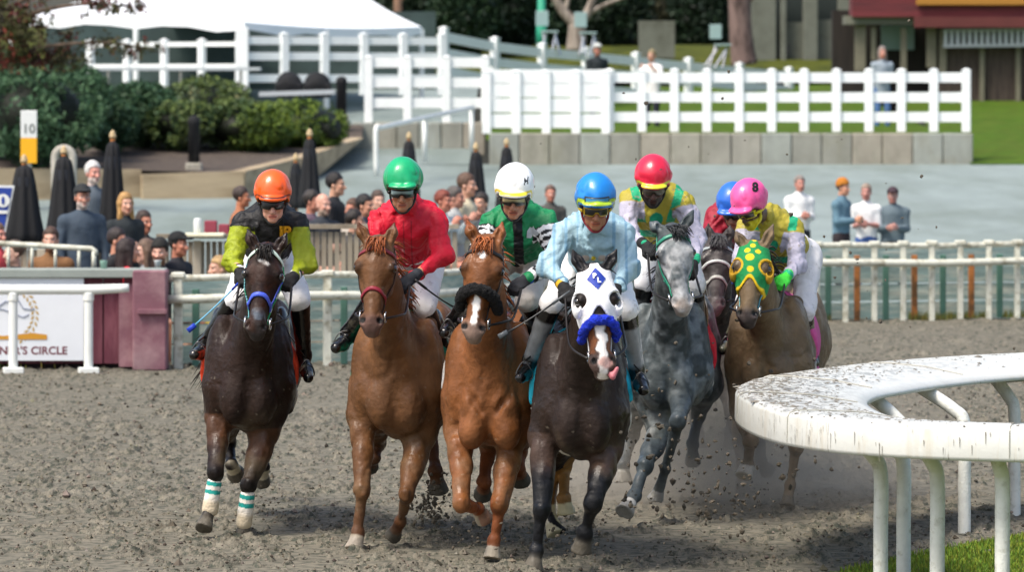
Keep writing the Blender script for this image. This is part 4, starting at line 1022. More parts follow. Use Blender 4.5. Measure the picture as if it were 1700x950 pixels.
# resample evenly
d_ = np.r_[0, np.cumsum([np.linalg.norm(RL[i + 1] - RL[i]) for i in range(len(RL) - 1)])]; tt = np.arange(0, d_[-1], .08); RA = np.array(RL)
RP = np.stack([np.interp(tt, d_, RA[:, i]) for i in range(3)], 1)
tan = np.gradient(RP, axis=0); tan /= np.linalg.norm(tan, axis=1)[:, None]
inw = np.stack([tan[:, 1], -tan[:, 0], 0 * tan[:, 0]], 1)      # towards the infield (right)
inw = np.where((inw @ A(1, 0, 0))[:, None] < -.2, inw, inw)
prof = [(.03, .845), (.0, .85), (-.004, .87), (0, 1.01), (.012, 1.035), (.05, 1.048), (.20, 1.045), (.45, 1.03), (.72, .985), (.80, .955), (.81, .925), (.795, .923), (.75, .955), (.50, .99), (.05, 1.02), (.03, 1.0)]
def shrink(i):  # the far and near arms show a little less cover where the bend is tight
    return 1.0
V = []; n = len(prof)
for i in range(len(RP)):
    for o, z in prof: p = RP[i] + inw[i] * o * shrink(i); V.append((p[0], p[1], z))
Fc = []
for i in range(len(RP) - 1):
    for k in range(n): Fc.append((i * n + k, (i + 1) * n + k, (i + 1) * n + (k + 1) % n, i * n + (k + 1) % n))
Fc += [tuple(range(n)), tuple((len(RP) - 1) * n + k for k in range(n - 1, -1, -1))]
def railmat():
    m = mat('rail_cover', 'd6d8d2', .42, nsc=3, namt=.06, bump=.08, bsc=30, coat=.2); t = m.node_tree; b = t.nodes['Principled BSDF']; N = t.nodes.new; L = t.links.new
    cur = b.inputs['Base Color'].links[0].from_socket
    co = N('ShaderNodeTexCoord'); geo = N('ShaderNodeNewGeometry'); sx = N('ShaderNodeSeparateXYZ'); L(geo.outputs['Normal'], sx.inputs[0])
    def layer(cur, sc, str_, thr, colr, fac, mask=None):
        mp = N('ShaderNodeMapping'); mp.inputs['Scale'].default_value = str_; L(co.outputs['Object'], mp.inputs[0])
        nz = N('ShaderNodeTexNoise'); nz.inputs['Scale'].default_value = sc; nz.inputs['Detail'].default_value = 5; nz.inputs['Roughness'].default_value = .7; L(mp.outputs[0], nz.inputs[0])
        mr = N('ShaderNodeMapRange'); mr.inputs[1].default_value = thr[0]; mr.inputs[2].default_value = thr[1]; mr.inputs[4].default_value = fac; L(nz.outputs[0], mr.inputs[0]); f = mr.outputs[0]
        if mask is not None:
            mu = N('ShaderNodeMath'); mu.operation = 'MULTIPLY'; L(f, mu.inputs[0]); L(mask, mu.inputs[1]); f = mu.outputs[0]
        mx = N('ShaderNodeMix'); mx.data_type = 'RGBA'; L(f, mx.inputs[0]); L(cur, mx.inputs[6]); mx.inputs[7].default_value = (*lin(colr), 1); return mx.outputs[2]
    up = N('ShaderNodeMapRange'); up.inputs[1].default_value = .5; up.inputs[2].default_value = .9; L(sx.outputs[2], up.inputs[0])
    at = N('ShaderNodeAttribute'); at.attribute_name = 'Col'; sc_ = N('ShaderNodeSeparateColor'); L(at.outputs['Color'], sc_.inputs[0])
    mm = N('ShaderNodeMath'); mm.operation = 'MULTIPLY'; L(up.outputs[0], mm.inputs[0]); L(sc_.outputs[0], mm.inputs[1])
    inv = N('ShaderNodeMath'); inv.operation = 'SUBTRACT'; inv.inputs[0].default_value = 1; L(up.outputs[0], inv.inputs[1])
    cur = layer(cur, 17, (1, .5, 1), (.48, .57), '4c4940', .95, mm.outputs[0])
    cur = layer(cur, 9, (1, .6, 1), (.5, .7), 'b4b0a4', .7, mm.outputs[0])
    cur = layer(cur, 26, (1.2, 1.2, .12), (.60, .70), '7c7668', .8, inv.outputs[0])
    cur = layer(cur, 7, (1.2, 1.2, .2), (.5, .72), 'c9c3b2', .8, inv.outputs[0])
    L(cur, b.inputs['Base Color']); return m
M['railc'] = railmat()
dm = np.repeat(np.clip(1 - np.abs(np.arange(len(RP)) - np.argmin(RP[:, 0])) / 62, .1, 1), n); om = np.tile([1 if o < .5 else .15 for o, z in prof], len(RP)); cc = np.stack([dm * om] * 3, 1)
nr = thing('inner_rail', 'big white track rail curving across the foreground at right, spattered with dirt', 'rail', (2.6, 31, 0))
cv = mesh_np('rail_cover', V, Fc, M['railc'], nr, cc, True)
seam_m = mat('seam', 'a9a99f', .6)
for i in range(6, len(RP) - 6, 22):
    mb = MB()
    pts = [RP[i] + inw[i] * (o + .0) + A(0, 0, z + .0035) for o, z in ((-.006, .87), (-.002, 1.01), (.012, 1.036), (.05, 1.048), (.20, 1.045), (.45, 1.03), (.72, .985))]
    mb.tube(pts, .004, 4); mb.build('seam', seam_m, nr)
M['post'] = mat('painted_post', 'e4e6de', .5, nsc=8, namt=.14, c2='c2c2b4', csc=14, cthr=(.55, .7), bump=.25, bsc=50)
ccd = np.r_[0, np.cumsum(np.linalg.norm(np.diff(RP, axis=0), axis=1))]
def post_at(u, Dg, lean=1):
    """gooseneck post: foot at picture column u, distance Dg"""
    ft = A((u - 850) * Dg / F, Dg, 0); j = np.argmin(np.linalg.norm(RP - ft, axis=1)); iw = inw[j]; off = np.clip((ft - RP[j]) @ iw, .3, 1.2); top = ft - iw * max(.24, off - .60)
    top[2] = .985; ft2 = ft.copy()
    pts = crom([ft + A(0, 0, -.05), ft + A(0, 0, .35), ft + A(0, 0, .70), ft * .80 + top * .2 + A(0, 0, .80 - .197), top * .75 + ft * .25 + A(0, 0, .93 - .739), top], 6)
    mb = MB(); mb.tube(pts, .042, 14); mb.build('post', M['post'], nr, True)
sv = []; sf = []; sr = np.random.default_rng(8); tip_i = int(np.argmin(RP[:, 0]))
for _ in range(1900):
    i = int(np.clip(tip_i + (sr.normal() * 26 if sr.random() < .75 else sr.uniform(-60, 70)), 2, len(RP) - 3)); o = sr.random() ** 1.25 * .62 + .01
    if o > .3 and sr.random() < .5: continue
    z = np.interp(o, [0, .05, .2, .45, .72], [1.03, 1.05, 1.047, 1.032, .987]) + .001; c = RP[i] * (1 - (f_ := sr.random())) + RP[i + 1] * f_ + inw[i] * o; r = .0034 * np.exp(sr.normal() * .6); b = len(sv); a0 = sr.uniform(0, 3.14)
    for k in range(6):
        a_ = a0 + k * 1.047; q = r * sr.uniform(.6, 1.4); sv.append(c + A(math.cos(a_) * q * 1.7, math.sin(a_) * q * 2.6, 0) + A(0, 0, z - .001))
    sv.append(c + A(0, 0, z + r * .45))
    for k in range(6): sf.append((b + k, b + (k + 1) % 6, b + 6))
for _ in range(260):      # runs of mud down the outer face
    i = int(sr.integers(3, len(RP) - 3)); c = RP[i] - inw[i] * .0065 + tan[i] * sr.uniform(-.04, .04); z1 = sr.uniform(.90, 1.02); l = sr.uniform(.01, .06) * (1 if sr.random() < .8 else 2); w_ = sr.uniform(.001, .0028); b = len(sv)
    sv += [c - tan[i] * w_ + A(0, 0, z1), c + tan[i] * w_ + A(0, 0, z1), c + tan[i] * w_ * .4 + A(0, 0, z1 - l), c - tan[i] * w_ * .4 + A(0, 0, z1 - l)]; sf.append((b, b + 1, b + 2)); sf.append((b, b + 2, b + 3))
o = mesh_np('dirt_spatter', sv, sf, mat('dried_mud', '7c776c', .95, nsc=40, namt=.4), nr, None, False); o['kind'] = 'stuff'
for u, d in ((1462, 28.9), (1500, 29.5), (1556, 28.5), (1664, 28.1), (1601, 33.05), (1684, 34.4), (1500, 32.3), (1830, 27.9), (1850, 35.2)): post_at(u, d)
# ================================================================== fences, walls, furniture behind
def box_fence(name, label, path, zf, hgt, rails, pw, rw, nposts, m, group='white board fences', cap_=True, pover=.03, posts=None):
    """path: list of (x,y); rails: list of heights; posts evenly spaced"""
    pts = [A(x, y, 0) for x, y in path]; dd = np.r_[0, np.cumsum([np.linalg.norm(pts[i + 1] - pts[i]) for i in range(len(pts) - 1)])]
    def at(s): return A(np.interp(s, dd, [p[0] for p in pts]), np.interp(s, dd, [p[1] for p in pts]), 0)
    mid = at(dd[-1] / 2); mid[2] = zf(mid[0], mid[1]); root = thing(name, label, 'fence', mid, group)
    S = np.linspace(0, dd[-1], nposts)
    for s in S:
        p = at(s); z = zf(p[0], p[1]); d = nrm(at(min(s + .1, dd[-1])) - at(max(s - .1, 0))); rz = math.atan2(d[1], d[0]); mb = MB()
        mb.box(p + A(0, 0, z + (hgt + pover) / 2), (pw / 2, pw / 2, (hgt + pover) / 2), rz, bev=.012)
        if cap_:
            mb.box(p + A(0, 0, z + hgt + pover + .012), (pw / 2 + .006, pw / 2 + .006, .012), rz)
            mb.lathe(p + A(0, 0, z + hgt + pover + .024), [(pw * .5, 0), (pw * .3, .02), (.01, .03)], 8)
        mb.build('post', m, root)
    for r in rails:
        for a, b in zip(S[:-1], S[1:]):
            p, q = at(a), at(b); p[2] = zf(p[0], p[1]) + r; q[2] = zf(q[0], q[1]) + r; mb = MB(); mb.beam(p, q, rw[1], rw[0]); mb.build('rail', m, root)
    return root
WP = M['white_paint']
def X(u, D): return (u - 850) * D / F
def Z(v, D): return HC - (v - VH) * D / F
# concrete retaining wall, block by block in the material, each a real block
M['concb'] = mat('concrete_course', vc=True, rough=.9, nsc=2.5, namt=.25, c2='8a897a', csc=1.6, cthr=(.48, .72), bump=.4, bsc=25, stretch=(1, 1, .6))
M['conc'] = mat('concrete_block', 'b0aca0', .9, nsc=3, namt=.18, c2='7e7c70', csc=2.2, cthr=(.5, .7), bump=.4, bsc=25, stretch=(1, 1, .5))
def blockwall(name, label, u0, u1, D0, D1, v_top, v_bot, nb):
    a = A(X(u0, D0), D0, 0); b = A(X(u1, D1), D1, 0); zt0, zb0 = Z(v_top, D0), Z(v_bot, D0) - .15; zt1, zb1 = Z(v_top, D1), Z(v_bot, D1) - .15
    root = thing(name, label, 'wall', (a + b) / 2, 'concrete retaining walls'); rz = math.atan2((b - a)[1], (b - a)[0]); L = np.linalg.norm(b - a)
    rr = random.Random(3); mb = MB()
    for i in range(nb):
        t = (i + .5) / nb; c = a * (1 - t) + b * t; zt = zt0 * (1 - t) + zt1 * t; zb = zb0 * (1 - t) + zb1 * t
        s_ = rr.uniform(.85, 1.12); mb.box(A(c[0], c[1] + .25 + rr.uniform(-.015, .015), (zt + zb) / 2), (L / nb / 2 - .007, .25, (zt - zb) / 2), rz, rr.choice(['98958a', '9c9688', '949890', '8e8e84', '9c998c', '989c94']), bev=.02)
    mb.build('block_course', M['concb'], root, usecol=True)
    mb = MB(); c = (a + b) / 2; mb.box(A(c[0], c[1] + .32, (zt0 + zt1 + zb0 + zb1) / 4), (L / 2 - .01, .2, (zt0 - zb0) / 2 - .015), rz); mb.build('wall_core', flatmat('joint_concrete', '5d5b52', .95), root)
    return root
blockwall('retaining_wall', 'long pale concrete block wall under the white fence', 812, 1616, 98, 98, 221, 273, 16)
blockwall('retaining_wall', 'shorter shaded concrete block wall left of the long one', 585, 806, 101, 101, 203, 246, 6)
zt = Z(220, 98)
box_fence('board_fence', 'white four-board fence on top of the long concrete wall', [(X(808, 98.2), 98.2), (X(1006, 98.2), 98.2)], lambda x, y: Z(222, 98.2), Z(122, 98.2) - Z(222, 98.2), [.25, .55, .84, 1.10], .17, (.27, .05), 5, WP)
box_fence('board_fence', 'white three-board fence section above the long wall, its end post nearest the green lawn', [(X(1012, 98.3), 98.3), (X(1604, 98.3), 98.3)], lambda x, y: Z(219, 98.3), Z(120, 98.3) - Z(219, 98.3), [.29, .67, 1.05], .165, (.19, .05), 12, WP)
box_fence('board_fence', 'white board fence above the shorter wall, ahead of the tent', [(X(612, 101.3), 101.3), (X(806, 101.3), 101.3)], lambda x, y: Z(204, 101.3), Z(98, 101.3) - Z(204, 101.3), [.40, .80, 1.2], .165, (.20, .05), 4, WP)
# upper fence, running down to the right behind
def zu(x, y): return float(np.interp(x, [X(735, 108), X(850, 111), X(1000, 115), X(1300, 122)], [Z(150, 108), Z(170, 111), Z(180, 115), Z(205, 122)]))
box_fence('board_fence', 'white fence higher up the hill sloping down to the right', [(X(737, 108), 108), (X(860, 111), 111), (X(1000, 115), 115), (X(1310, 122), 122)], zu, 1.28, [.42, .80, 1.14], .17, (.20, .05), 8, WP)
box_fence('board_fence', 'white fence under the edge of the white tent, behind the shrubs', [(X(405, 104), 104), (X(734, 106), 106)], lambda x, y: Z(158, 105), Z(60, 105) - Z(158, 105), [.35, .8, 1.12], .16, (.16, .05), 6, WP)
box_fence('board_fence', 'white fence behind the red-leaved tree at upper left', [(X(150, 106), 106), (X(398, 104), 104)], lambda x, y: Z(150, 105), Z(70, 105) - Z(150, 105), [.5, .95], .14, (.09, .05), 5, WP)
# handrail on the ramp
M['pipe'] = mat('white_pipe', 'e8ebe6', .4, nsc=6, namt=.08)
hr_ = thing('handrail', 'white sloping handrail on the ramp left of the long wall', 'handrail', A(X(700, 93), 93, gz(93)))
mb = MB(); mb.tube(crom([P(625, 292, 90), P(624, 216, 90), P(630, 212, 90.1)], 4) + [P(785, 178, 96)], .045, 8); mb.build('rail', M['pipe'], hr_, True)
for u, v0, v1, D in ((705, 196, 268, 93), (783, 178, 252, 96)):
    mb = MB(); mb.tube([P(u, v0, D), P(u, v1, D)], .045, 8); mb.build('post', M['pipe'], hr_, True)
# outside rail (white double rail) that runs behind the horses
RXY = [(-6.9, 51.9), (-3, 52.2), (-1, 53.2), (1.5, 58), (3.2, 62.2), (6.5, 63.2), (12, 63.6)]
def rail_y(x): return np.interp(x, [p[0] for p in RXY], [p[1] for p in RXY])
orl = thing('outside_rail', 'weathered white double rail on many posts behind the horses', 'rail', (4, 62.8, 0))
xr = np.arange(-3.5, 12.2, .2)
for z, r in ((.93, .035), (.72, .045)):
    mb = MB(); mb.tube([A(x, float(rail_y(x)) - (.10 if z < .9 else 0), z + .01 * math.sin(x * 2.1)) for x in xr], r, 8); mb.build('rail', M['worn_white'], orl, True)
x = -3.4; i = 0
M['wood_post'] = mat('orange_post', 'b0703a', .8, nsc=6, namt=.3, c2='6a4a2a', csc=5)
M['green_post'] = mat('green_post', '4a7264', .7, nsc=6, namt=.2)
while x < 12:
    y = float(rail_y(x)); mb = MB(); mb.box(A(x, y, .46), (.036 if x > 1 else .045, .04, .47), 0, bev=.01); mb.box(A(x, y, .955), (.07, .06, .03), 0, bev=.02); mb.build('post', M['worn_white'], orl)
    mb = MB(); mb.box(A(x + .16, y + .30, .40), (.035, .05, .40), 0, bev=.005); mb.build('prop', M['wood_post'] if i % 2 else M['green_post'], orl)
    x += .36 if x > 3 else .75; i += 1
# board wall behind that rail
M['boards'] = mat('weathered_boards', '8aa19d', .9, nsc=4, namt=.3, c2='c0c6ba', csc=2.5, cthr=(.48, .62), bump=.4, bsc=20, stretch=(.25, 1, 3))
bw = thing('board_wall', 'low grey-green board wall behind the outside rail', 'wall', (3, 60, 0)); mb = MB()
for k, z in enumerate((.11, .33, .55, .79)):
    for a, b in zip(xr[:-5:5], xr[5::5]): mb.beam(A(a, float(rail_y(a)) + .55 + .01 * (k % 2), z), A(b, float(rail_y(b)) + .55 + .01 * (k % 2), z), .04, .20)
mb.build('board', M['boards'], bw)
grass('weeds', 9000, a2, .10, '7c8440', .006, 'dry yellow-green weeds along the foot of the outside rail')
# ---- winner's enclosure wall at the left
D = 52.0; wl = thing('enclosure_wall', 'maroon board wall with white banner at the far left of the track', 'wall', (X(120, D), D, 0), None)
M['maroon'] = mat('maroon_boards', '5c2736', .75, nsc=5, namt=.2, c2='7c4a54', csc=3, cthr=(.5, .7), bump=.3, bsc=30, stretch=(1, 1, .25))
M['maroon_pale'] = mat('faded_maroon', '7e5560', .85, nsc=3, namt=.15, c2='a98a8c', csc=2, cthr=(.45, .75), bump=.2, bsc=30)
M['cap'] = mat('grey_wall_cap', '8e9690', .8, nsc=4, namt=.15)
zt = Z(462, D); mb = MB(); uu = -60; bwid = 33
while uu < 215:
    mb.box(A(X(uu + bwid / 2, D), D + .05 + .012 * ((uu // bwid) % 2), (zt + .06) / 2), (bwid * D / F / 2 - .006, .03, (zt - .06) / 2)); uu += bwid
mb.build('siding', M['maroon'], wl)
mb = MB(); mb.box(A(X(80, D), D + .2, (zt - .1) / 2), (X(150, D) - X(0, D), .1, (zt - .1) / 2)); mb.build('backing', flatmat('dark_gap', '20181a', .9), wl)
mb = MB(); mb.box(A(X(100, D), D + .12, zt + .05), (.92 + .15, .20, .045), 0, bev=.01); mb.build('wall_cap', M['cap'], wl)
mb = MB(); mb.box(A(X(247, D - .3), D, Z(448, D) / 2), ((275 - 219) * D / F / 2, .2, Z(448, D) / 2), 0, bev=.015); mb.box(A(X(252, D - .3), D - .2, Z(516, D)), (.15, .05, .025), 0, bev=.005); mb.build('end_pillar', M['maroon_pale'], wl)
mb = MB(); mb.box(A(X(209, D), D + .0, .45), (.07, .02, .42), 0); mb.build('pale_panel', M['maroon_pale'], wl)
# banner
Db = D - .03
bn = thing('banner', 'white banner with gold laurel and maroon lettering hung on the maroon wall', 'banner', (X(40, Db), Db, Z(530, Db)))
mb = MB(); mb.box(A((X(-120, Db) + X(139, Db)) / 2, Db + .0, (Z(461, Db) + Z(599, Db)) / 2), ((X(139, Db) - X(-120, Db)) / 2, .006, (Z(461, Db) - Z(599, Db)) / 2)); mb.build('sheet', mat('banner_white', 'dfe4ea', .6, nsc=3, namt=.04), bn)
def sign_text(txt, u, v, D_, size, m, parent, bold=.0, name='lettering', yo=-.008, spacing=1.):
    V, Fc = text_mesh(txt, size, bold=bold, spacing=spacing); c = P(u, v, D_)
    return mesh_np(name, np.c_[c[0] + V[:, 0], np.full(len(V), c[1] + yo), c[2] + V[:, 1]], Fc, m, parent, smooth=False)
sign_text("OWNER'S CIRCLE", 38, 583, Db, .112, fm('letter_maroon', '6a1a2c'), bn, .003, spacing=1.02)
gold = fm('laurel_gold', 'b89a5a'); mb = MB()
for s in (-1, 1):
    for k in range(13):
        th = R(-70 + 10.5 * k); cx_, cz = 6 + s * (52 * math.cos(th)) , 527 - 48 * math.sin(th) - 4
        for side in (-1, 1):
            an = th + R(90) * 1 + side * .55; l = 9; w_ = 2.6
            px, pz = cx_ + s * side * 4 * math.cos(th), cz - side * 4 * math.sin(th); dx, dz_ = math.cos(an) * s, -math.sin(an)
            q = [P(px - dx * l * .5, pz - dz_ * l * .5, Db - .010), P(px - dz_ * w_ * .8, pz + dx * w_ * .8, Db - .010), P(px + dx * l * .6, pz + dz_ * l * .6, Db - .010), P(px + dz_ * w_ * .8, pz - dx * w_ * .8, Db - .010)]
            mb.add(q, [(0, 1, 2, 3)])
mb.build('laurel', gold, bn)
mb = MB(); mb.add([P(-66, 556, Db - .012), P(-60, 564, Db - .012), P(78, 564, Db - .012), P(78, 556, Db - .012), P(55, 553, Db - .012), P(5, 558, Db - .012), P(-45, 553, Db - .012)], [tuple(range(7))]); mb.build('ribbon', fm('ribbon_gold', 'c88f28'), bn)
mb = MB(); mb.tube([P(a, b, Db - .012) for a, b in ((-30, 520), (-5, 510), (10, 500), (20, 505), (30, 498), (38, 512), (50, 514), (57, 512))], .006, 4); mb.tube([P(a, b, Db - .012) for a, b in ((-10, 512), (5, 514), (22, 520), (38, 527), (48, 522))], .005, 4); mb.build('galloping_line', fm('emblem_line', '8a93a8'), bn)
# white rail in front of it
D = 51.4; fr = thing('track_rail', 'round white rail on two posts before the maroon wall', 'rail', (X(90, D), D, 0))
mb = MB(); mb.tube([P(-80, 484, D), P(0, 481, D), P(150, 481, D), P(200, 479, D), P(214, 478, D)], [.05, .05, .05, .045, .042], 12); mb.build('rail', M['pipe'], fr, True)
for u in (22, 147):
    mb = MB(); mb.lathe(A(X(u, D), D, 0), [(.045, 0), (.045, .72), (.055, .73), (.055, .80), (.04, .81)], 12); mb.box(A(X(u, D), D, .025), (.10, .08, .03), .2, bev=.008); mb.build('post', M['pipe'], fr)
# cream railing on top of the wall
D = 52.6; cr = thing('railing', 'cream metal railing with thin balusters above the maroon wall', 'railing', (X(80, D), D, Z(450, D)))
mb = MB(); mb.tube([P(-60, 402, D), P(0, 404, D), P(152, 413, D), P(158, 417, D), P(159, 424, D)], .028, 8); mb.build('top_rail', M['worn_white'], cr, True)
for u in (-30, 14, 53, 92, 131, 156):
    mb = MB(); mb.tube([P(u, 404 + max(u, 0) * .06, D), P(u, 450, D)], .026 if u == 156 else .018, 8); mb.build('baluster', M['worn_white'], cr, True)
# ---- beige board barrier behind the crowd
M['beige'] = mat('beige_boards', '9a9180', .85, nsc=5, namt=.2, c2='7b705f', csc=3, cthr=(.45, .65), bump=.3, bsc=25, stretch=(1, 1, .3))
def barrier(label, u0, u1, D, v0, v1, n):
    r = thing('plank_barrier', label, 'barrier', A((X(u0, D) + X(u1, D)) / 2, D, 0), 'beige plank barriers'); mb = MB(); w_ = (X(u1, D) - X(u0, D)) / n
    for i in range(n): mb.box(A(X(u0, D) + (i + .5) * w_, D, (Z(v0, D) - .06) / 2), (w_ / 2 - .008, .02, (Z(v0, D) - .06) / 2))
    mb.build('plank', M['beige'], r); mb = MB(); mb.beam(A(X(u0 - 2, D), D, Z(v0, D)), A(X(u1 + 2, D), D, Z(v0, D)), .14, .05); mb.build('top_board', M['beige'], r)
    for i in range(3):
        mb = MB(); x_ = X(u0, D) + (X(u1, D) - X(u0, D)) * (i + .15) / 2.4; mb.box(A(x_, D - .06, Z(v0, D) / 2 - .02), (.045, .035, Z(v0, D) / 2 - .03), 0, bev=.005); mb.build('post', mat('post_beige', 'b5ab98', .8), r)
barrier('long beige plank barrier between the orange and green capped jockeys', 478, 760, 57.5, 376, 500, 26)
barrier('beige plank barrier at the left behind the seated spectators', -30, 178, 57, 406, 500, 22)
barrier('beige plank barrier under the white paper tray', 262, 400, 57.2, 392, 500, 14)
# umbrellas, closed
M['umb'] = mat('black_canvas', '121418', .85, nsc=5, namt=.25, bump=.4, bsc=14, stretch=(2, 2, .3))
def umbrella(u, vt, vb, wpx, D, label, seed):
    x, zt_, zb = X(u, D), Z(vt, D), Z(vb, D); r = thing('closed_umbrella', label, 'umbrella', (x, D, float(gz(D))), 'closed black patio umbrellas'); w_ = wpx * D / F / 2; rr = random.Random(seed)
    mb = MB(); h = zt_ - zb; mb.lathe((x, D, zb), [(w_ * .1, h), (w_ * .42, h * .94), (w_ * .5, h * .86), (w_ * .55, h * .8), (w_ * .68, h * .6), (w_ * .82, h * .35), (w_ * 1.0, h * .12), (w_ * .98, 0), (w_ * .6, -.01)][::-1], 48, fold=.10, nf=8)
    o = mb.build('canopy', M['umb'], r, True)
    mb = MB(); mb.lathe((x, D, zb), [(w_ * .5 * 1.1, h * .84), (w_ * .58, h * .72), (w_ * .5, h * .70)][::-1], 16); mb.build('tie_band', mat('band', '20242c', .8), r)
    mb = MB(); mb.lathe((x, D, 0), [(.03, float(gz(D))), (.03, zt_ + .03)], 8); mb.build('pole', M['wood_post'], r); mb = MB(); mb.lathe((x, D, zt_), [(.02, 0), (.045, .04), (.03, .09), (.005, .12)], 8); mb.build('finial', mat('finial', 'b8a27a', .6), r)
umbrella(40, 273, 404, 62, 58.5, 'closed black umbrella beside the blue sign, below the yellow sign', 1)
umbrella(106, 258, 404, 56, 60, 'closed black umbrella behind the man in a grey sweater and cap', 2)
umbrella(187, 232, 404, 46, 60.5, 'closed black umbrella left of the blond woman', 3)
umbrella(491, 268, 345, 30, 72, 'short closed black umbrella just right of the orange cap', 4)
umbrella(514, 228, 345, 36, 68, 'tall closed black umbrella between the orange and green caps', 5)
umbrella(679, 232, 330, 34, 74, 'closed black umbrella right behind the green cap', 6)
umbrella(790, 250, 350, 36, 70, 'closed black umbrella left of the white cap', 7)
umbrella(841, 242, 350, 34, 76, 'closed black umbrella directly above the white cap', 8)
# signs
sg = thing('pole_sign', 'tall white and yellow sign reading ten above the closed umbrella', 'sign', (X(47, 66), 66, 0)); D = 66
mb = MB(); mb.box(A(X(48, D), D, Z(206, D)), (13.5 * D / F, .015, 23 * D / F), 0, bev=.006); mb.build('white_panel', fm('sign_white', 'dfe3e0'), sg)
mb = MB(); mb.box(A(X(48, D), D, Z(250, D)), (13.5 * D / F, .015, 21 * D / F), 0, bev=.006); mb.build('yellow_panel', fm('sign_yellow', 'f0b012'), sg)
sign_text('10', 48, 214, D, .17, fm('sign_grey', '6a706c'), sg, .002, 'number', -.02)
mb = MB(); mb.tube([A(X(48, D), D + .06, 0), A(X(48, D), D + .06, Z(200, D))], .03, 8); mb.build('pole', M['steel'], sg)
sb = thing('board_sign', 'tilted blue sign with white border and round emblem at the left edge', 'sign', (X(0, 56), 56, 0)); D = 56
def quad3(pts, D_, t, m, name, parent):
    mb = MB(); a = [P(u, v, D_) for u, v in pts]; b = [p + A(0, t, 0) for p in a]; n = len(a); mb.add(a + b, [tuple(range(n))[::-1], tuple(range(n, 2 * n))] + [(i, (i + 1) % n, n + (i + 1) % n, n + i) for i in range(n)]); return mb.build(name, m, parent)
quad3([(-60, 306), (24, 308), (8, 392), (-76, 390)], D, .03, fm('sign_white', 'dfe3e0'), 'frame', sb)
quad3([(-57, 310), (20, 312), (5, 388), (-72, 386)], D - .01, .008, fm('sign_blue', '1d3f98'), 'panel', sb)
mb = MB(); c = P(5, 333, D - .02); mb.add([c + .075 * A(math.cos(k * .524), 0, math.sin(k * .524)) for k in range(12)], [tuple(range(12))]); mb.build('emblem', fm('sign_white', 'dfe3e0'), sb)
mb = MB(); c = P(5, 333, D - .026); mb.add([c + A(.018 * math.cos(k * .524), 0, .045 * math.sin(k * .524)) for k in range(12)], [tuple(range(12))]); mb.build('emblem_mark', fm('sign_blue', '1d3f98'), sb)
mb = MB(); mb.box(P(2, 352, D - .02), (.07, .003, .018)); mb.build('text_bar', fm('sign_white', 'dfe3e0'), sb)
for s in (-40, -8):
    mb = MB(); mb.tube([P(s, 388, D + .05), A(X(s, D), D + .05, 0)], .02, 6); mb.build('leg', M['steel'], sb)
# arch shaped pale post, bollard lights
ar = thing('arched_post', 'pale grey arched concrete post behind the umbrellas', 'post', (X(106, 70), 70, float(gz(70)))); D = 70
mb = MB(); pts = [A(X(92, D), D, float(gz(70)))] + [P(106 - 15 * math.cos(R(k)), 262 - 16 * math.sin(R(k)), D) for k in range(0, 181, 20)] + [A(X(121, D), D, float(gz(70)))]
mb.tube(pts, .055, 8); mb.build('arch', M['conc'], ar, True)
def bollard(u, vt, vb, D, label):
    r = thing('bollard_light', label, 'bollard', (X(u, D), D, Z(vb, D)), 'bollard lights'); h = Z(vt, D) - Z(vb, D); mb = MB(); mb.lathe((X(u, D), D, Z(vb, D)), [(.10, 0), (.10, h * .8), (.11, h * .82), (.11, h * .9), (.08, h * .97), (.02, h)], 14, fold=0); mb.build('column', M['umb'], r, True)
    mb = MB(); mb.box(A(X(u, D), D, Z(vb, D) - .1), (.14, .14, .12), 0, bev=.02); mb.build('footing', M['conc'], r)
bollard(322, 191, 272, 88.4, 'dark round-topped bollard light at the timber-edged bed')
bollard(567, 126, 192, 100, 'dark bollard light where the shrubs meet the white fence')
# timber planter edging
M['timber'] = mat('timber_edging', 'b3a184', .85, nsc=4, namt=.2, c2='8a7a60', csc=2, cthr=(.45, .65), bump=.3, bsc=20, stretch=(.3, 1, 2))
pe = thing('planter_edging', 'low tan timber edging of the shrub bed', 'edging', A(X(200, 86), 86, float(gz(86)))); 
def tim(a, b, h):
    mb = MB(); a = np.array(a); b = np.array(b); n_ = nrm(A(b[1] - a[1], a[0] - b[0], 0)); n_ = n_ if n_[1] < 0 else -n_
    za, zb_ = float(gz(a[1])) - .1, float(gz(b[1])) - .1; v = []
    for p, z in ((a, za), (b, zb_)):
        for o in (0, .25): v += [A(p[0], p[1], z) - n_ * o, A(p[0], p[1], p[2]) - n_ * o]
    mb.add(v, [(0, 1, 5, 4), (2, 6, 7, 3), (1, 3, 7, 5), (0, 2, 3, 1), (4, 5, 7, 6)]); mb.build('timber', M['timber'], pe)
tim(P(-60, 279, 86.6), P(235, 281, 87.6), 0); tim(P(237, 290, 87.2), P(405, 284, 87.6), 0); tim(P(407, 284, 87.7), P(500, 262, 91.5), 0); tim(P(501, 262, 91.6), P(604, 228, 99), 0)
M['mulch'] = mat('planter_soil', '4a4038', .95, nsc=6, namt=.4, c2='6a6050', csc=8, cthr=(.55, .65), bump=.6, bsc=20)
V = [P(-60, 281, 86.8), P(235, 283, 87.8), P(400, 287, 87.9), P(500, 264, 91.8), P(600, 229, 99.1), P(604, 206, 101.2), P(-60, 215, 101), P(250, 240, 95)]
kind(mesh_np('planter_soil', V, [(0, 1, 7, 6), (1, 2, 3, 7), (7, 3, 4, 5), (7, 5, 6)], M['mulch'], None, None, False), 'structure')
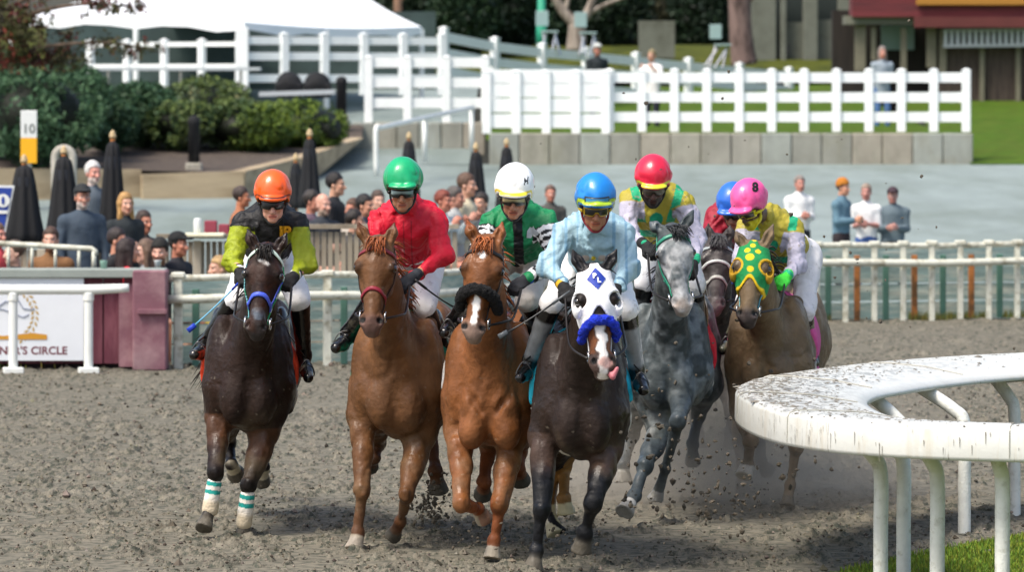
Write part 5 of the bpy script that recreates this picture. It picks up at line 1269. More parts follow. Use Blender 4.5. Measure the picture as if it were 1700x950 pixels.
# ================================================================== vegetation
def foliage(name, blobs, n, size, cols, parent, seed=0, droop=0, dens=None, gap=-.15, shell=.55):
    """many small leaf faces through the volume of several lobes, thinned by noise so that gaps show"""
    rr = np.random.default_rng(seed); w_ = np.array([b[1][0] * b[1][1] * b[1][2] for b in blobs]) ** .66; w_ /= w_.sum(); out = []
    for b, ww in zip(blobs, w_):
        k = int(n * ww * 1.5); d = rr.normal(size=(k, 3)); d /= np.linalg.norm(d, axis=1)[:, None]; rad = rr.uniform(shell, 1.03, k) ** .8
        rad *= 1 + .16 * fbm(d * 2 + np.array(b[0]) * .3, 1.5, 3, seed); out.append(np.array(b[0]) + d * rad[:, None] * np.array(b[1]))
    C = np.concatenate(out); keep = fbm(C, 1.1 / max(.3, blobs[0][1][0]) * 2.2, 3, seed + 4) > gap; C = C[keep]; n = len(C)
    a = rr.normal(size=(n, 3)); a[:, 2] -= droop; a /= np.linalg.norm(a, axis=1)[:, None]; b = np.cross(a, rr.normal(size=(n, 3))); b /= np.linalg.norm(b, axis=1)[:, None]
    s = size * rr.uniform(.5, 1.4, n)[:, None]
    V = np.stack([C - a * s, C + b * s * .45, C + a * s, C - b * s * .45], 1).reshape(-1, 3); Fq = np.arange(n * 4).reshape(-1, 4)
    cl = np.array([lin(c) for c in cols]); m = np.clip((fbm(C, 2.2, 2, seed + 7) + 1) / 2 * len(cols) + rr.uniform(-.6, .6, n), 0, len(cols) - 1).astype(int)
    c = np.repeat(cl[m] * rr.uniform(.75, 1.25, (n, 1)), 4, 0)
    return mesh_np(name, V, Fq, M['leafm'], parent, c, False)
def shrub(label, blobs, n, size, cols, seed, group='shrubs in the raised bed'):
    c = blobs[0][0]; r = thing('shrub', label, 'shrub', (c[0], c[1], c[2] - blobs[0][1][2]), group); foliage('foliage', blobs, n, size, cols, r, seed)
    mb = MB(); rr = random.Random(seed)
    for b in blobs:
        for k in range(4):
            e = np.array(b[0]) + A(rr.uniform(-.5, .5) * b[1][0], rr.uniform(-.4, .4) * b[1][1], .3 * b[1][2]); s_ = A(b[0][0] + rr.uniform(-.1, .1), b[0][1], b[0][2] - b[1][2] * .95); mb.tube([s_, (s_ + e) / 2 + A(.05, 0, 0), e], [.04, .03, .012], 5)
    mb.build('stems', M['bark'], r, True)
    sdf_obj('inner_shade_core', [ell(b[0], np.array(b[1]) * .72, None, .1) for b in blobs], max(b[1][0] for b in blobs) / 9, M['leafm'], r, lambda V: np.tile(lin('141a10'), (len(V), 1)), disp=lambda p: .12 * fbm(p, 2.5, 2, 3))  # solid near-black blob paints the shade inside the leaves
M['bark'] = mat('bark', '5c4c3e', .95, nsc=5, namt=.3, c2='3a3028', csc=6, bump=.8, bsc=12, stretch=(1, 1, .3))
def B_(u, v, D, ru, rv, rd): c = P(u, v, D); return (c, (ru * D / F, rd, rv * D / F))
DK = ['2c4228', '36533a', '415f42', '4c6a4a', '26382a']; MD = ['4a5c30', '3a5030', '5a6a38', '4a5a40', '6a6a48']; LG = ['52662a', '62762c', '425826', '70822e', '485626']
shrub('dark blue-green shrub filling the far left behind the yellow sign', [B_(60, 190, 88, 110, 84, 1.5), B_(130, 175, 90, 60, 70, 1.2), B_(0, 170, 90, 80, 90, 1.2)], 20000, .055, DK, 1)
shrub('mid green shrub behind the arched post and tall umbrella', [B_(230, 188, 94, 75, 55, 1.3), B_(180, 200, 92, 50, 50, 1.1)], 16000, .05, ['2c4630', '34523a', '3a5436', '26402a', '4a5e3e'], 2)
shrub('brownish olive shrub in the middle of the raised bed', [B_(345, 182, 95, 80, 56, 1.3), B_(300, 205, 93.5, 70, 42, 1.1), B_(400, 208, 94, 70, 44, 1.1)], 20000, .05, MD, 3)
shrub('bright yellow-green shrub nearest the white fence', [B_(500, 205, 96, 75, 42, 1.2), B_(430, 212, 94, 60, 44, 1.1), B_(540, 215, 96, 38, 32, .9)], 17000, .045, LG, 4)
def tree(name, label, trunk, limbs, blobs, n, size, cols, seed, group=None, gap=-.1, cat='tree', shell=.3, m=None):
    r = thing(name, label, cat, trunk[0][0], group); mb = MB(); mb.tube(crom([t[0] for t in trunk], 4), np.interp(np.linspace(0, 1, (len(trunk) - 1) * 4 + 1), np.linspace(0, 1, len(trunk)), [t[1] for t in trunk]), 10); mb.build('trunk', m or M['bark'], r, True)
    for l in limbs: mb = MB(); mb.tube(crom([q[0] for q in l], 4), np.interp(np.linspace(0, 1, (len(l) - 1) * 4 + 1), np.linspace(0, 1, len(l)), [q[1] for q in l]), 7); mb.build('limb', m or M['bark'], r, True)
    if blobs: foliage('crown', blobs, n, size, cols, r, seed, gap=gap, shell=shell)
    return r
RD = ['5a2622', '6a3028', '4a2420', '3c3a20', '4a4c26', '7a3a2c', '2c3a1c']
tree('red_leaved_tree', 'tree with dark red and green leaves at the top left corner', [(P(-30, 300, 84), .16), (P(-20, 150, 84), .14), (P(-5, 20, 84), .10), (P(10, -60, 84), .06)],
     [[(P(-10, 60, 84), .06), (P(60, 20, 83.5), .04), (P(150, 5, 83), .02), (P(200, 8, 83), .008)], [(P(-15, 110, 84), .05), (P(60, 80, 83.5), .035), (P(180, 70, 83), .02), (P(270, 88, 83), .008)], [(P(-8, 30, 84), .05), (P(80, -20, 84), .03), (P(200, -30, 84), .015)]],
     [B_(40, 50, 83.5, 90, 60, .8), B_(120, 30, 83.5, 70, 40, .6), B_(205, 80, 83.2, 80, 22, .5), B_(190, 10, 83.2, 60, 16, .5), B_(60, 95, 83.5, 90, 30, .8), B_(0, 10, 84, 60, 60, .8)], 11000, .05, RD, 21, gap=.04, shell=.1)
# dark wood and hedges behind the fences
NT = 0
for i, (u, v, D, ru, rv, dc) in enumerate([(600, 20, 138, 70, 75, 0), (690, 10, 135, 62, 80, 0), (770, 25, 132, 65, 70, 1), (850, 20, 134, 55, 72, 0), (905, 30, 140, 50, 70, 1), (1010, 20, 140, 75, 72, 0), (1050, 40, 146, 60, 60, 2), (1160, 20, 146, 60, 80, 0), (1205, 0, 150, 60, 70, 2), (1290, -10, 152, 60, 70, 0), (560, 0, 142, 60, 70, 1), (500, -10, 146, 60, 60, 0)]):
    g_ = [['16241a', '1c2c1e', '223422', '101a12'], ['1e3222', '2a4028', '182818'], ['2c2c1e', '3a3a26', '26301e']][dc]
    lab = ['dark evergreen tree in the wood behind the %s', 'mid green evergreen tree behind the %s', 'brownish half-bare tree behind the %s'][dc] % ['white tent edge', 'white fence left of the tall green pole', 'fence under the tent ridge', 'green pole', 'forked bare tree', 'bare tree, to its right', 'leaning metal chair frames', 'man in the dark jacket', 'thick pinkish trunk', 'grey building', 'tent roof', 'tent roof, at its left end'][i]
    c = P(u, v, D); base = A(c[0], D, float(gz(D)) - .2)
    tree('evergreen_tree', lab, [(base, .22), (base * .5 + c * .5, .18), (c, .08)], [[(base * .6 + c * .4, .07), (c + A(.5, -.3, .1), .02)], [(base * .5 + c * .5, .07), (c + A(-.6, -.2, .3), .02)]], [B_(u, v, D, ru, rv, 1.3), B_(u + 14, v - 30, D, ru * .7, rv * .7, 1.1)], 9000, .085, g_, 40 + i, 'evergreens of the wood behind', gap=-.5, shell=.2)
# dense hedge as the deep shade beneath the wood
r = thing('hedge', 'long hedge coloured near-black as deep shade behind the fences at the foot of the wood', 'hedge', A(X(900, 152), 152, float(gz(152)))); foliage('foliage', [B_(u, 40, 152 + (u % 7) * .4, 80, 90, 1.4) for u in range(420, 1340, 70)], 40000, .10, ['101a14', '16241a', '0c140e', '1c2a1e'], r, 77, gap=-2, shell=.0)
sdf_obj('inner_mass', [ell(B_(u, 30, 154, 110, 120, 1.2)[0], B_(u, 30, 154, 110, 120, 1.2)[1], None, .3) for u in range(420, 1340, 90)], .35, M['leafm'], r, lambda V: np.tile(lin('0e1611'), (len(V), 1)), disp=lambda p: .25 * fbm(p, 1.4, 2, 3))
grey_bark = mat('pale_bark', '9a9084', .9, nsc=4, namt=.25, c2='6c6258', csc=5, bump=.5, bsc=14, stretch=(1, 1, .3)); pink_bark = mat('pinkish_bark', '7c6862', .95, nsc=3, namt=.3, c2='4c3e3a', csc=4, bump=.7, bsc=10, stretch=(1, 1, .3))
def PT(*a): return [(P(u, v, D), r) for u, v, D, r in a]
tree('bare_tree', 'pale bare forked tree above the white fence', PT((957, 84, 128, .28), (958, 55, 128, .24), (958, 40, 128, .22)), [PT((958, 42, 128, .16), (935, 18, 128, .13), (918, -12, 128, .10)), PT((958, 42, 128, .15), (975, 22, 128, .12), (988, -12, 128, .09)), PT((975, 22, 128, .08), (1010, 5, 128, .06), (1050, -10, 128, .04)), PT((938, 20, 128, .08), (945, -10, 128, .05))], None, 0, 0, 0, 3, m=grey_bark)
tree('bare_tree', 'thick pinkish-brown tree trunk right of the wood', PT((1236, 108, 126, .34), (1230, 60, 126, .30), (1226, -30, 126, .26)), [PT((1228, 20, 126, .12), (1250, -10, 126, .08), (1262, -30, 126, .06))], None, 0, 0, 0, 3, m=pink_bark)
tree('bare_tree', 'slim brown trunk rising behind the white tent corner', PT((660, 60, 126, .12), (661, 20, 126, .11), (659, -20, 126, .10)), [PT((661, 10, 126, .05), (675, -15, 126, .03))], None, 0, 0, 0, 3, m=mat('tan_bark', '8a6c58', .9, nsc=4, namt=.2))
# ================================================================== buildings, tent
M['tent'] = mat('tent_canvas', 'f2f6f8', .6, nsc=1, namt=.03, bump=.15, bsc=3)
tn = thing('event_tent', 'large white peaked tent at the top left', 'tent', P(405, 150, 106))
def q4(pts, name, m, parent): return mesh_np(name, [P(*p) for p in pts], [tuple(range(len(pts)))], m, parent, smooth=False)
mb = MB(); c0 = P(405, 36, 104); c1 = P(20, 30, 113); c2 = P(700, 44, 113); r0 = P(560, -45, 117); r1 = P(330, -70, 117)
c3 = c1 + (c2 - c0); rows = []
def sag(a, b, n=8, s=.10): return [a * (1 - t) + b * t + A(0, 0, -s * math.sin(math.pi * t) * 1.0) for t in np.linspace(0, 1, n)]
e0, e1, e2, e3 = sag(c1, c0, 10, -.05), sag(c0, c2, 10, .08), sag(c2, c3, 10, .05), sag(c3, c1, 10, .05)
for ea, rt in ((e0, (r1, (r1 + r0) / 2)), (e1, ((r1 + r0) / 2, r0)), (e2, (r0, r0)), (e3, (r0, r1))):
    n_ = len(ea); v = []
    for j in range(6):
        t = j / 5
        for i_, p in enumerate(ea): q = rt[0] * (1 - i_ / (n_ - 1)) + rt[1] * (i_ / (n_ - 1)); v.append(p * (1 - t) + q * t + A(0, 0, -.12 * math.sin(math.pi * t)))
    mb.add(v, [(j * n_ + k, j * n_ + k + 1, (j + 1) * n_ + k + 1, (j + 1) * n_ + k) for j in range(5) for k in range(n_ - 1)])
mb.build('roof', M['tent'], tn, True)
mb = MB()
for ea in (e0, e1):
    for i_ in range(len(ea) - 1): a, b = ea[i_] + A(0, -.01, 0), ea[i_ + 1] + A(0, -.01, 0); mb.add([a, b, b - A(0, 0, .18 + .05 * math.sin(i_ * 2)), a - A(0, 0, .18 + .05 * math.sin(i_ * 2 - 2))], [(0, 1, 2, 3)])
mb.build('valance', M['tent'], tn)
for c, h in ((c0, 1.6), (c1, 1.8), (c2, 1.6), (e0[5], 1.7), (e1[4], 1.5), (c3, 1.6)): mb = MB(); mb.tube([c - A(0, 0, h + .2), c - A(0, 0, .05)], .06, 8); mb.build('tent_pole', WP, tn)
mb = MB(); mb.box(P(402, 105, 103.6), (.13, .13, .72), 0, bev=.01); tag(mb.build('white_pillar', WP, None, origin=P(402, 165, 103.6)), 'thick square white pillar at the tent corner', 'pillar')
# dark panel stands for the shade inside and at the back of the tent
dk = thing('tent_shade_panel', 'dark panel standing for the shade under the tent', 'wall', P(400, 100, 121)); mb = MB(); mb.box(P(400, 110, 121), (4.6, .15, 1.3)); mb.build('panel', mat('tent_shade', '3a4a48', .9, nsc=2, namt=.3), dk)
# tables and chairs, covered, under the tent
for k, (u, lab) in enumerate(((480, 'dark round-backed cover under the tent, left of its pair'), (527, 'dark round-backed cover under the tent, nearer the white fence'))):
    D = 102; o = sdf_obj('covered_chair', [ell(P(u, 140, D), (.27, .25, .26), None, .05), boxp(P(u, 150, D), (.27, .22, .14), None, .05)], .03, M['umb'], None, None, origin=P(u, 160, D), disp=lambda p: .015 * fbm(p, 4, 2, 3)); tag(o, lab, 'covered chair', 'covered chairs under the tent')
mb = MB(); mb.beam(P(430, 156, 101), P(556, 152, 101), .06, .09); tag(mb.build('guard_bar', mat('grey_bar', 'b8c0c4', .5), None, origin=P(493, 154, 101)), 'pale grey horizontal bar below the covered chairs', 'bar')
# low silver rail and tables behind the shrubs at left
tb = thing('folding_table', 'grey folding table standing behind the shrubs under the tent', 'table', P(285, 150, 99)); mb = MB(); mb.box(P(300, 114, 99), (1.55, .3, .03)); mb.build('tabletop', mat('table_grey', 'b9c2c4', .6), tb)
for u in (180, 300, 400): mb = MB(); mb.tube([P(u, 116, 99), P(u, 160, 99)], .03, 6); mb.build('leg', M['steel'], tb)
# director chairs
def dchair(u, v, D, label, tilt=0):
    r = thing('folding_chair', label, 'chair', P(u, v + 46, D), 'tall folding chairs by the upper fence'); M_ = M['steel']; fb = mat('chair_fabric', '8fa8a6', .8)
    mb = MB(); mb.box(P(u - 8, v - 14, D), (.14, .02, .17), 0, bev=.02); mb.build('backrest', fb, r); mb = MB(); mb.box(P(u + 4, v + 8, D - .2), (.20, .18, .02), 0, bev=.01); mb.build('seat', fb, r)
    for a, b in ((-7, 0), (15, 8), (-1, -10), (12, 22)): mb = MB(); mb.tube([P(u + a, v + 8, D - .2), P(u + b + tilt, v + 46, D - .3)], .028, 6); mb.build('leg', M_, r)
dchair(908, 44, 113, 'tall folding chair beside the green pole'); dchair(972, 46, 114, 'tall folding chair behind the man in the dark jacket'); dchair(1196, 66, 119, 'tall folding chair leaning by the pinkish trunk', -18)
gp = thing('lamp_post', 'slim green metal pole rising out of the picture', 'pole', P(899, 76, 115)); mb = MB(); mb.lathe(P(899, 78, 115), [(.12, 0), (.12, .5), (.09, .55), (.085, 4.5)], 10); mb.build('pole', mat('green_paint', '2a9a78', .5), gp, True)
mb = MB(); c = P(899, 78, 115) + A(0, 0, 4.5); mb.tube(crom([c, c + A(0, 0, .4), c + A(.5, -.1, .6)], 4), .05, 8); mb.box(c + A(.75, -.1, .58), (.3, .12, .06), 0, bev=.02); mb.build('lamp_head', mat('green_paint2', '2a6a58', .5), gp)
# grey concrete building with pillars
M['render'] = mat('grey_render', '6f7368', .9, nsc=1.5, namt=.3, c2='4c4e44', csc=1.5, cthr=(.45, .7), bump=.2, bsc=10)  # render colour lowered to hold the shade on this building
gb = thing('concrete_building', 'low grey building with concrete pillars and dark bays', 'building', P(1335, 115, 131)); D = 131
mb = MB(); mb.box(P(1335, 20, D + 1.5), (1.6, .8, 2.2)); mb.build('wall', mat('bay_shade', '2c3634', .9, nsc=2, namt=.2), gb)  # bay wall coloured dark for the shade within the bays
for (u, w_, v0) in ((1268, 20, -40), (1345, 12, -40), (1405, 14, -40), (1300, 5, -40)): mb = MB(); mb.box((P(u, v0, D) + P(u, 105, D)) / 2, (w_ * D / F, .25, (Z(v0, D) - Z(105, D)) / 2), 0, bev=.02); mb.build('pillar', M['render'], gb)
for (u, w_, v0, v1) in ((1378, 24, 32, 100), (1322, 22, 36, 100), (1090, 30, 34, 96)): mb = MB(); mb.box((P(u, v0, D + .3) + P(u, v1, D + .3)) / 2, (w_ * D / F, .2, (Z(v0, D) - Z(v1, D)) / 2)); mb.build('infill_panel', M['render'], gb)
for (u, v) in ((1302, 82), (1394, 88)): mb = MB(); mb.box(P(u, v, D - .1), (.13, .12, .13)); mb.build('dark_box', fm('near_black', '16181a'), gb)
# red building
rb = thing('red_building', 'red-fronted timber building at the top right corner', 'building', P(1560, 150, 117)); D = 117
mb = MB(); mb.box((P(1560, 28, D) + P(1560, -60, D)) / 2 + A(.6, -.3, 0), ((1760 - 1418) * D / F / 2 + .3, .5, (Z(-60, D) - Z(28, D)) / 2)); mb.build('fascia', mat('red_siding', '6c2a2e', .8, nsc=2, namt=.2, c2='54242a', csc=1.2, stretch=(.3, 1, 4), bump=.3, bsc=8), rb)  # red made darker to put the shade into its colour
mb = MB(); mb.box(P(1470, 33, D - .1), (.95, .5, .10)); mb.build('roof_edge', mat('grey_beam', '6f7064', .8, nsc=2, namt=.2), rb)
mb = MB(); mb.box(P(1620, 36, D - .85), (1.4, .06, .12)); mb.build('red_board', mat('red_board', '602c2a', .8, nsc=2, namt=.2), rb)
mb = MB(); mb.box(P(1590, 110, D + .9), (2.9, .2, 1.3)); mb.build('wall', mat('dark_timber', '2c2622', .9, nsc=3, namt=.3, c2='1c1816', csc=3, stretch=(4, 1, .3)), rb)
for u, v0, v1, w_ in ((1428, 40, 118, 9), (1546, 28, 112, 8), (1565, 48, 120, 6), (1630, 60, 175, 4), (1500, 45, 118, 5), (1690, 60, 175, 4), (1450, 44, 100, 4)): mb = MB(); mb.box((P(u, v0, D - .3) + P(u, v1, D - .3)) / 2, (w_ * D / F, .10, (Z(v0, D) - Z(v1, D)) / 2), 0, bev=.01); mb.build('column', mat('timber_column', '74705f', .85, nsc=3, namt=.2), rb)
mb = MB(); mb.box(P(1490, 62, D + .6), (.38, .05, .28)); mb.build('window', mat('window_pane', '7c9894', .3, nsc=2, namt=.1), rb)
mb = MB(); mb.box(P(1620, -1, D - .9), (1.35, .05, .12), 0, bev=.01); mb.build('yellow_sign', fm('sign_mustard', 'a87428'), rb)
pk = thing('picket_balustrade', 'pale picket balustrade of the red building at the right edge', 'balustrade', P(1640, 80, D - .6)); mb = MB(); mb.beam(P(1566, 76, D - .6), P(1740, 74, D - .6), .08, .07); mb.beam(P(1566, 50, D - .6), P(1740, 48, D - .6), .08, .05); mb.build('rail', mat('picket_paint', 'a8aeb0', .7), pk)
for k in range(17): mb = MB(); mb.box(P(1570 + k * 10, 62, D - .6), (.038, .03, .19), 0, bev=.01); mb.build('picket', mat('picket_paint', 'a8aeb0', .7) if k == 0 else M['pk'], pk) if False else mb.build('picket', fm('picket_white', 'b4babc'), pk)
mb = MB(); mb.box(P(1650, 130, D - .2), (1.3, .06, .78)); mb.build('board_screen', mat('brown_boards', '4f443c', .9, nsc=3, namt=.3, c2='3a302c', csc=4, stretch=(5, 1, .3)), rb)
# lamp bracket etc. on the left: paper tray on the counter
tr = thing('serving_tray', 'pale cream tray on the counter left of the dark bay', 'tray', P(340, 391, 57)); mb = MB(); mb.box(P(340, 390, 57), (.22, .16, .02), 0, bev=.01); mb.build('tray', fm('tray_cream', 'e6e2c4'), tr)
for k, (u, w_, h, c) in enumerate(((350, .07, .08, '8a3848'), (372, .06, .06, '8a3848'))): mb = MB(); mb.box(P(u, 390, 57.3) + A(0, 0, h), (w_, .06, h), 0, bev=.01); tag(mb.build('maroon_box', mat('maroon_card', c, .8), None, origin=P(u, 390, 57.3)), ['larger maroon box behind the cream tray', 'smaller maroon box right of the cream tray'][k], 'box', 'maroon boxes on the counter')
mb = MB(); mb.lathe(P(328, 389, 57), [(.03, 0), (.045, .04), (.045, .16), (.03, .18)], 12); tag(mb.build('paper_roll', fm('paper_white', 'd8dcda'), None, True, origin=P(328, 389, 57)), 'white paper roll standing on the counter beside the maroon boxes', 'paper roll')
# ================================================================== spectators
def person(label, u, vtop, D, shirt, hairc, skin='c89878', yaw=0, z0=None, pants='22242c', hat=None, seated=False, beard=None, longhair=False, bald=False, wide=1., arms='down', sleeve=True, seed=1, hgt=None, group='spectators'):
    top = Z(vtop, D); z0 = float(gz(D)) if z0 is None else z0; x = X(u, D)
    H_ = 1.74 if hgt is None else hgt; zb = top - H_ if seated or hgt else z0; s = (top - zb) / 1.78; s = min(max(s, .85), 1.12)
    if seated: s = 1.0
    r = thing('person', label, 'person', (x, D, max(zb, z0)), group); B = head_frame(yaw, 0, 0); O = A(x, D, top - .115 * s - (.02 if hat else 0)); y_ = R(yaw)
    sd = A(math.cos(y_), math.sin(y_), 0); fw = A(math.sin(y_), -math.cos(y_), 0); hp, W = head_prims(O, B, s, False); up = A(0, 0, 1)
    nk = O - up * .10 * s - fw * .02; shc = O - up * .24 * s - fw * .03; hip = shc - up * .52 * s
    shs = [shc + sd * k * .17 * wide * s - up * .02 for k in (-1, 1)]
    if arms == 'down': el = [shs[i] + sd * k * .06 - up * .27 * s + fw * .02 for i, k in ((0, -1), (1, 1))]; ha = [el[i] - up * .22 * s + fw * .08 - sd * k * .02 for i, k in ((0, -1), (1, 1))]
    elif arms == 'front': el = [shs[i] + sd * k * .02 - up * .26 * s + fw * .02 for i, k in ((0, -1), (1, 1))]; ha = [el[i] + up * .03 * s + fw * .20 - sd * k * .12 for i, k in ((0, -1), (1, 1))]
    elif arms == 'up': el = [shs[i] + sd * k * .08 - up * .20 * s + fw * .10 for i, k in ((0, -1), (1, 1))]; ha = [el[i] + up * .20 * s + fw * .14 - sd * k * .10 for i, k in ((0, -1), (1, 1))]
    hips = [hip + sd * k * .09 * s for k in (-1, 1)]
    if seated: kn = [h + fw * .42 for h in hips]; an = [k_ - up * .42 for k_ in kn]
    else:
        an = [A(h[0], h[1], 0) + sd * k * .03 + up * (max(zb, z0) + .07) for h, k in zip(hips, (-1, 1))]; kn = [h * .5 + a_ * .5 + fw * .03 for h, a_ in zip(hips, an)]
    body = hp + [cap(nk + up * .02, shc + up * .02, .052 * s, .06 * s, .02), cap(shc - up * .1, hip, .10, .10, .05), cap(shs[0], shs[1], .04, .04, .02)]
    for i in (0, 1):
        body += [cap(shs[i], el[i], .042, .036, .02), cap(el[i], ha[i], .036, .024, .02), cap(hips[i], kn[i], .07, .05, .03), cap(kn[i], an[i], .05, .035, .02)] + hand_prims(ha[i], ha[i] - el[i], fw if arms == 'down' else -sd * (1 if i else -1), 1.0)
    sdf_obj('body', body, .0135, M['skin'], r, lambda V: face_col(V, O, B, skin, s, beard))
    sh = [cap(shc - up * .08 * s, hip - up * .04, .17 * wide * s, .165 * wide * s, .06, (fw, .75)), cap(shs[0], shs[1], .075 * s, .075 * s, .04), cap(nk - up * .05, shc, .055, .08, .03)]
    for i in (0, 1):
        sh += [cap(shs[i], el[i], .066 * s, .054 * s, .03)]
        if sleeve: sh += [cap(el[i], ha[i] * .9 + el[i] * .1, .052, .038, .02)]
    sdf_obj('shirt', sh, .017, M['cloth'], r, lambda V: np.tile(lin(shirt), (len(V), 1)), disp=lambda p: .010 * fbm(p, 9, 2, seed))
    tr_ = [cap(hip + up * .02, hip - up * .06, .13 * wide, .13 * wide, .04, (fw, .85))]
    for i in (0, 1): tr_ += [cap(hips[i], kn[i], .088 * s, .066 * s, .03), cap(kn[i], an[i], .064 * s, .05 * s, .02)]
    if not seated or vtop < 300: sdf_obj('trousers', tr_, .019, M['cloth'], r, lambda V: np.tile(lin(pants), (len(V), 1)), disp=lambda p: .007 * fbm(p, 8, 2, seed + 2))
    if not seated:
        sdf_obj('shoes', [cap(a_ - up * .03, a_ + fw * .15 - up * .045, .045, .038, .02) for a_ in an], .016, M['leather'], r, lambda V: np.tile(lin('1c1a1a'), (len(V), 1)))
    def loc(p): return (p - O) @ B.T / s
    if hairc and not bald:
        def hpost(p, d):
            q = loc(p); lim = .062 - .15 * sst(q[:, 1], .05, -.03) - (.25 if longhair else 0) * sst(q[:, 1], .05, .01)
            return np.maximum(d, np.maximum(lim - q[:, 2], (q[:, 1] - .075) * (1 if not longhair else 1)))
        hh = [ell(W(0, -.022, .045), A(.086, .104, .100) * s, B, .02)]
        if longhair: hh += [cap(W(0, -.06, 0), W(0, -.07, -.18), .085 * s, .075 * s, .04), cap(W(.06, -.01, .0), W(.075, .0, -.17), .035 * s, .03 * s, .03), cap(W(-.06, -.01, .0), W(-.075, .0, -.17), .035 * s, .03 * s, .03)]
        sdf_obj('hair', hh, .012, M['hair'], r, lambda V: np.tile(lin(hairc), (len(V), 1)) * (1 + .3 * vnoise(V, 30, 3))[:, None], post=hpost, disp=lambda p: .006 * fbm(p, 22, 2, 3))
    if hat:
        def hp2(p, d): q = loc(p); return np.maximum(d, (.052 - .03 * sst(q[:, 1], .05, -.05)) - q[:, 2])
        hh = [ell(W(0, -.015, .055), A(.092, .112, .092 if hat[1] != 'beanie' else .115) * s, B, .02)]
        if hat[1] == 'cap': hh += [ell(W(0, .12, .068), A(.068, .065, .016) * s, B, .015)]
        sdf_obj('hat', hh, .012, M['cloth'], r, lambda V: np.tile(lin(hat[0]), (len(V), 1)), post=hp2)
    return r
G2 = 'seated spectators behind the wall'
person('bearded man in grey sweater and dark cap standing between umbrellas', 137, 306, 55.5, '3c4a58', '6a6460', 'c8907a', yaw=20, hat=('202426', 'cap'), beard='c8c0b8', wide=1.12, seed=2)
person('white-haired man in grey shirt standing behind the man in the cap', 155, 270, 63, '55606a', 'd8d6d2', 'cc9080', yaw=35, seed=3, beard='d0c8c0')
person('woman with long blond hair in dark jacket', 209, 322, 56.5, '20282c', 'b08850', 'd0a088', yaw=25, longhair=True, arms='front', seed=4)
person('seated bearded man in brown jacket behind the cream railing', 84, 380, 53.8, '7a5634', '4a3426', 'cc9c86', yaw=-5, seated=True, beard='6a4a34', seed=5, group=G2)
person('man with dark hair and black top seen from behind, left of the woman in red', 196, 381, 53.6, '1a1c20', '2c2220', 'c88e74', yaw=75, seated=True, seed=6, group=G2)
person('woman with long dark hair and bright red top seated low', 214, 398, 53.3, 'd01830', '2a1c1a', 'cc9a84', yaw=110, seated=True, longhair=True, seed=7, group=G2)
person('bearded man in black shirt and backward cap looking at the camera', 265, 398, 53.6, '1c1e22', '2a2220', 'd0a08c', yaw=-10, seated=True, beard='5a4030', hat=('20201f', 'beanie'), seed=8, group=G2)
person('man in black cap and navy shirt in profile facing right', 297, 385, 53.9, '1e2028', '30302e', 'c08068', yaw=60, seated=True, hat=('101214', 'cap'), seed=9, group=G2)
person('man at the left edge looking down, dark top, half hidden by the railing', 22, 402, 54, '1c2226', '5a4a3c', 'd0a894', yaw=-60, seated=True, seed=10, group=G2)
person('person in salmon red top cut off by the left edge', -4, 372, 54.6, 'c84a50', '6a5040', 'c88a78', yaw=50, seated=True, seed=11, group=G2)
person('person leaning in a yellow top beside the outside rail', 362, 428, 53.4, 'c8b440', 'b09060', 'd0a088', yaw=-60, seated=True, seed=12, wide=1.2, arms='front', group=G2)
person('man with brown hair directly behind the orange-capped jockey', 402, 312, 60, 'a06848', '3a2c26', 'b87858', yaw=80, seed=13, z0=0)
person('young man with black hair and dark top in profile', 558, 289, 61, '15181e', '17120f', 'cc9c80', yaw=75, seed=14, z0=-.1)
person('bald man with light beard sitting low by the plank barrier', 537, 324, 59, '2a3038', None, 'cc9a86', yaw=40, seated=True, bald=True, beard='a09080', seed=15, wide=1.1, arms='front', group=G2)
person('dark-haired man bending beside the bald man', 519, 318, 60, '5a4a58', '2c2622', 'b87c66', yaw=70, seated=True, seed=16, arms='front', group=G2)
person('man with dark hair in navy seated left of the red-clad jockey', 607, 325, 58.5, '1e2838', '1a1614', 'c08a70', yaw=60, seated=True, seed=17, group=G2)
person('brown-haired young man in cream jacket left of the white-capped jockey', 776, 290, 61, 'cfc4a8', '5c4434', 'c89880', yaw=70, seed=18, z0=-.1)
person('person with reddish hair leaning beside the red-clad jockey', 737, 318, 60, 'b8c8cc', '7a3a2a', 'b87862', yaw=60, seated=True, seed=19, arms='up', group=G2)
person('grey-haired man in profile between red and cream clothed people', 757, 312, 60.5, 'a4a8a8', '5a5450', 'b88470', yaw=75, seated=True, seed=20, arms='up', group=G2)
person('partly hidden man with brown hair right of the white-capped jockey', 914, 309, 66, '4a4844', '6a5448', 'b87c68', yaw=10, seed=21)
person('man in a plain white shirt and dark trousers standing alone on the apron', 1328, 293, 68, 'e6e8e6', '8a8078', 'bc8272', yaw=15, seed=22, arms='front', pants='26282c', group='people standing on the apron')
person('person in denim jacket and orange knitted hat', 1400, 297, 67.5, '5c7c8c', '4a3428', 'c89074', yaw=60, hat=('b4701c', 'beanie'), seed=23, arms='front', pants='2a2226', group='people standing on the apron')
person('person in white t-shirt and blue jeans between two others', 1438, 307, 68, 'e4e6e6', '9a8878', 'b88074', yaw=-10, seed=24, arms='front', pants='3a5a94', sleeve=False, group='people standing on the apron')
person('man in grey hooded top and dark cap, hands clasped', 1482, 310, 68, '5c6c74', '3a2c2a', 'b08074', yaw=-5, hat=('3c2c34', 'cap'), seed=25, arms='front', pants='2a3034', wide=1.15, group='people standing on the apron')
person('person in dark jacket and pale cap standing behind the upper fence', 992, 71, 104, '20282c', '8a8480', 'b07868', yaw=20, hat=('b0b4b0', 'cap'), seed=26, z0=1.9, hgt=1.75, group='people behind the upper fences')
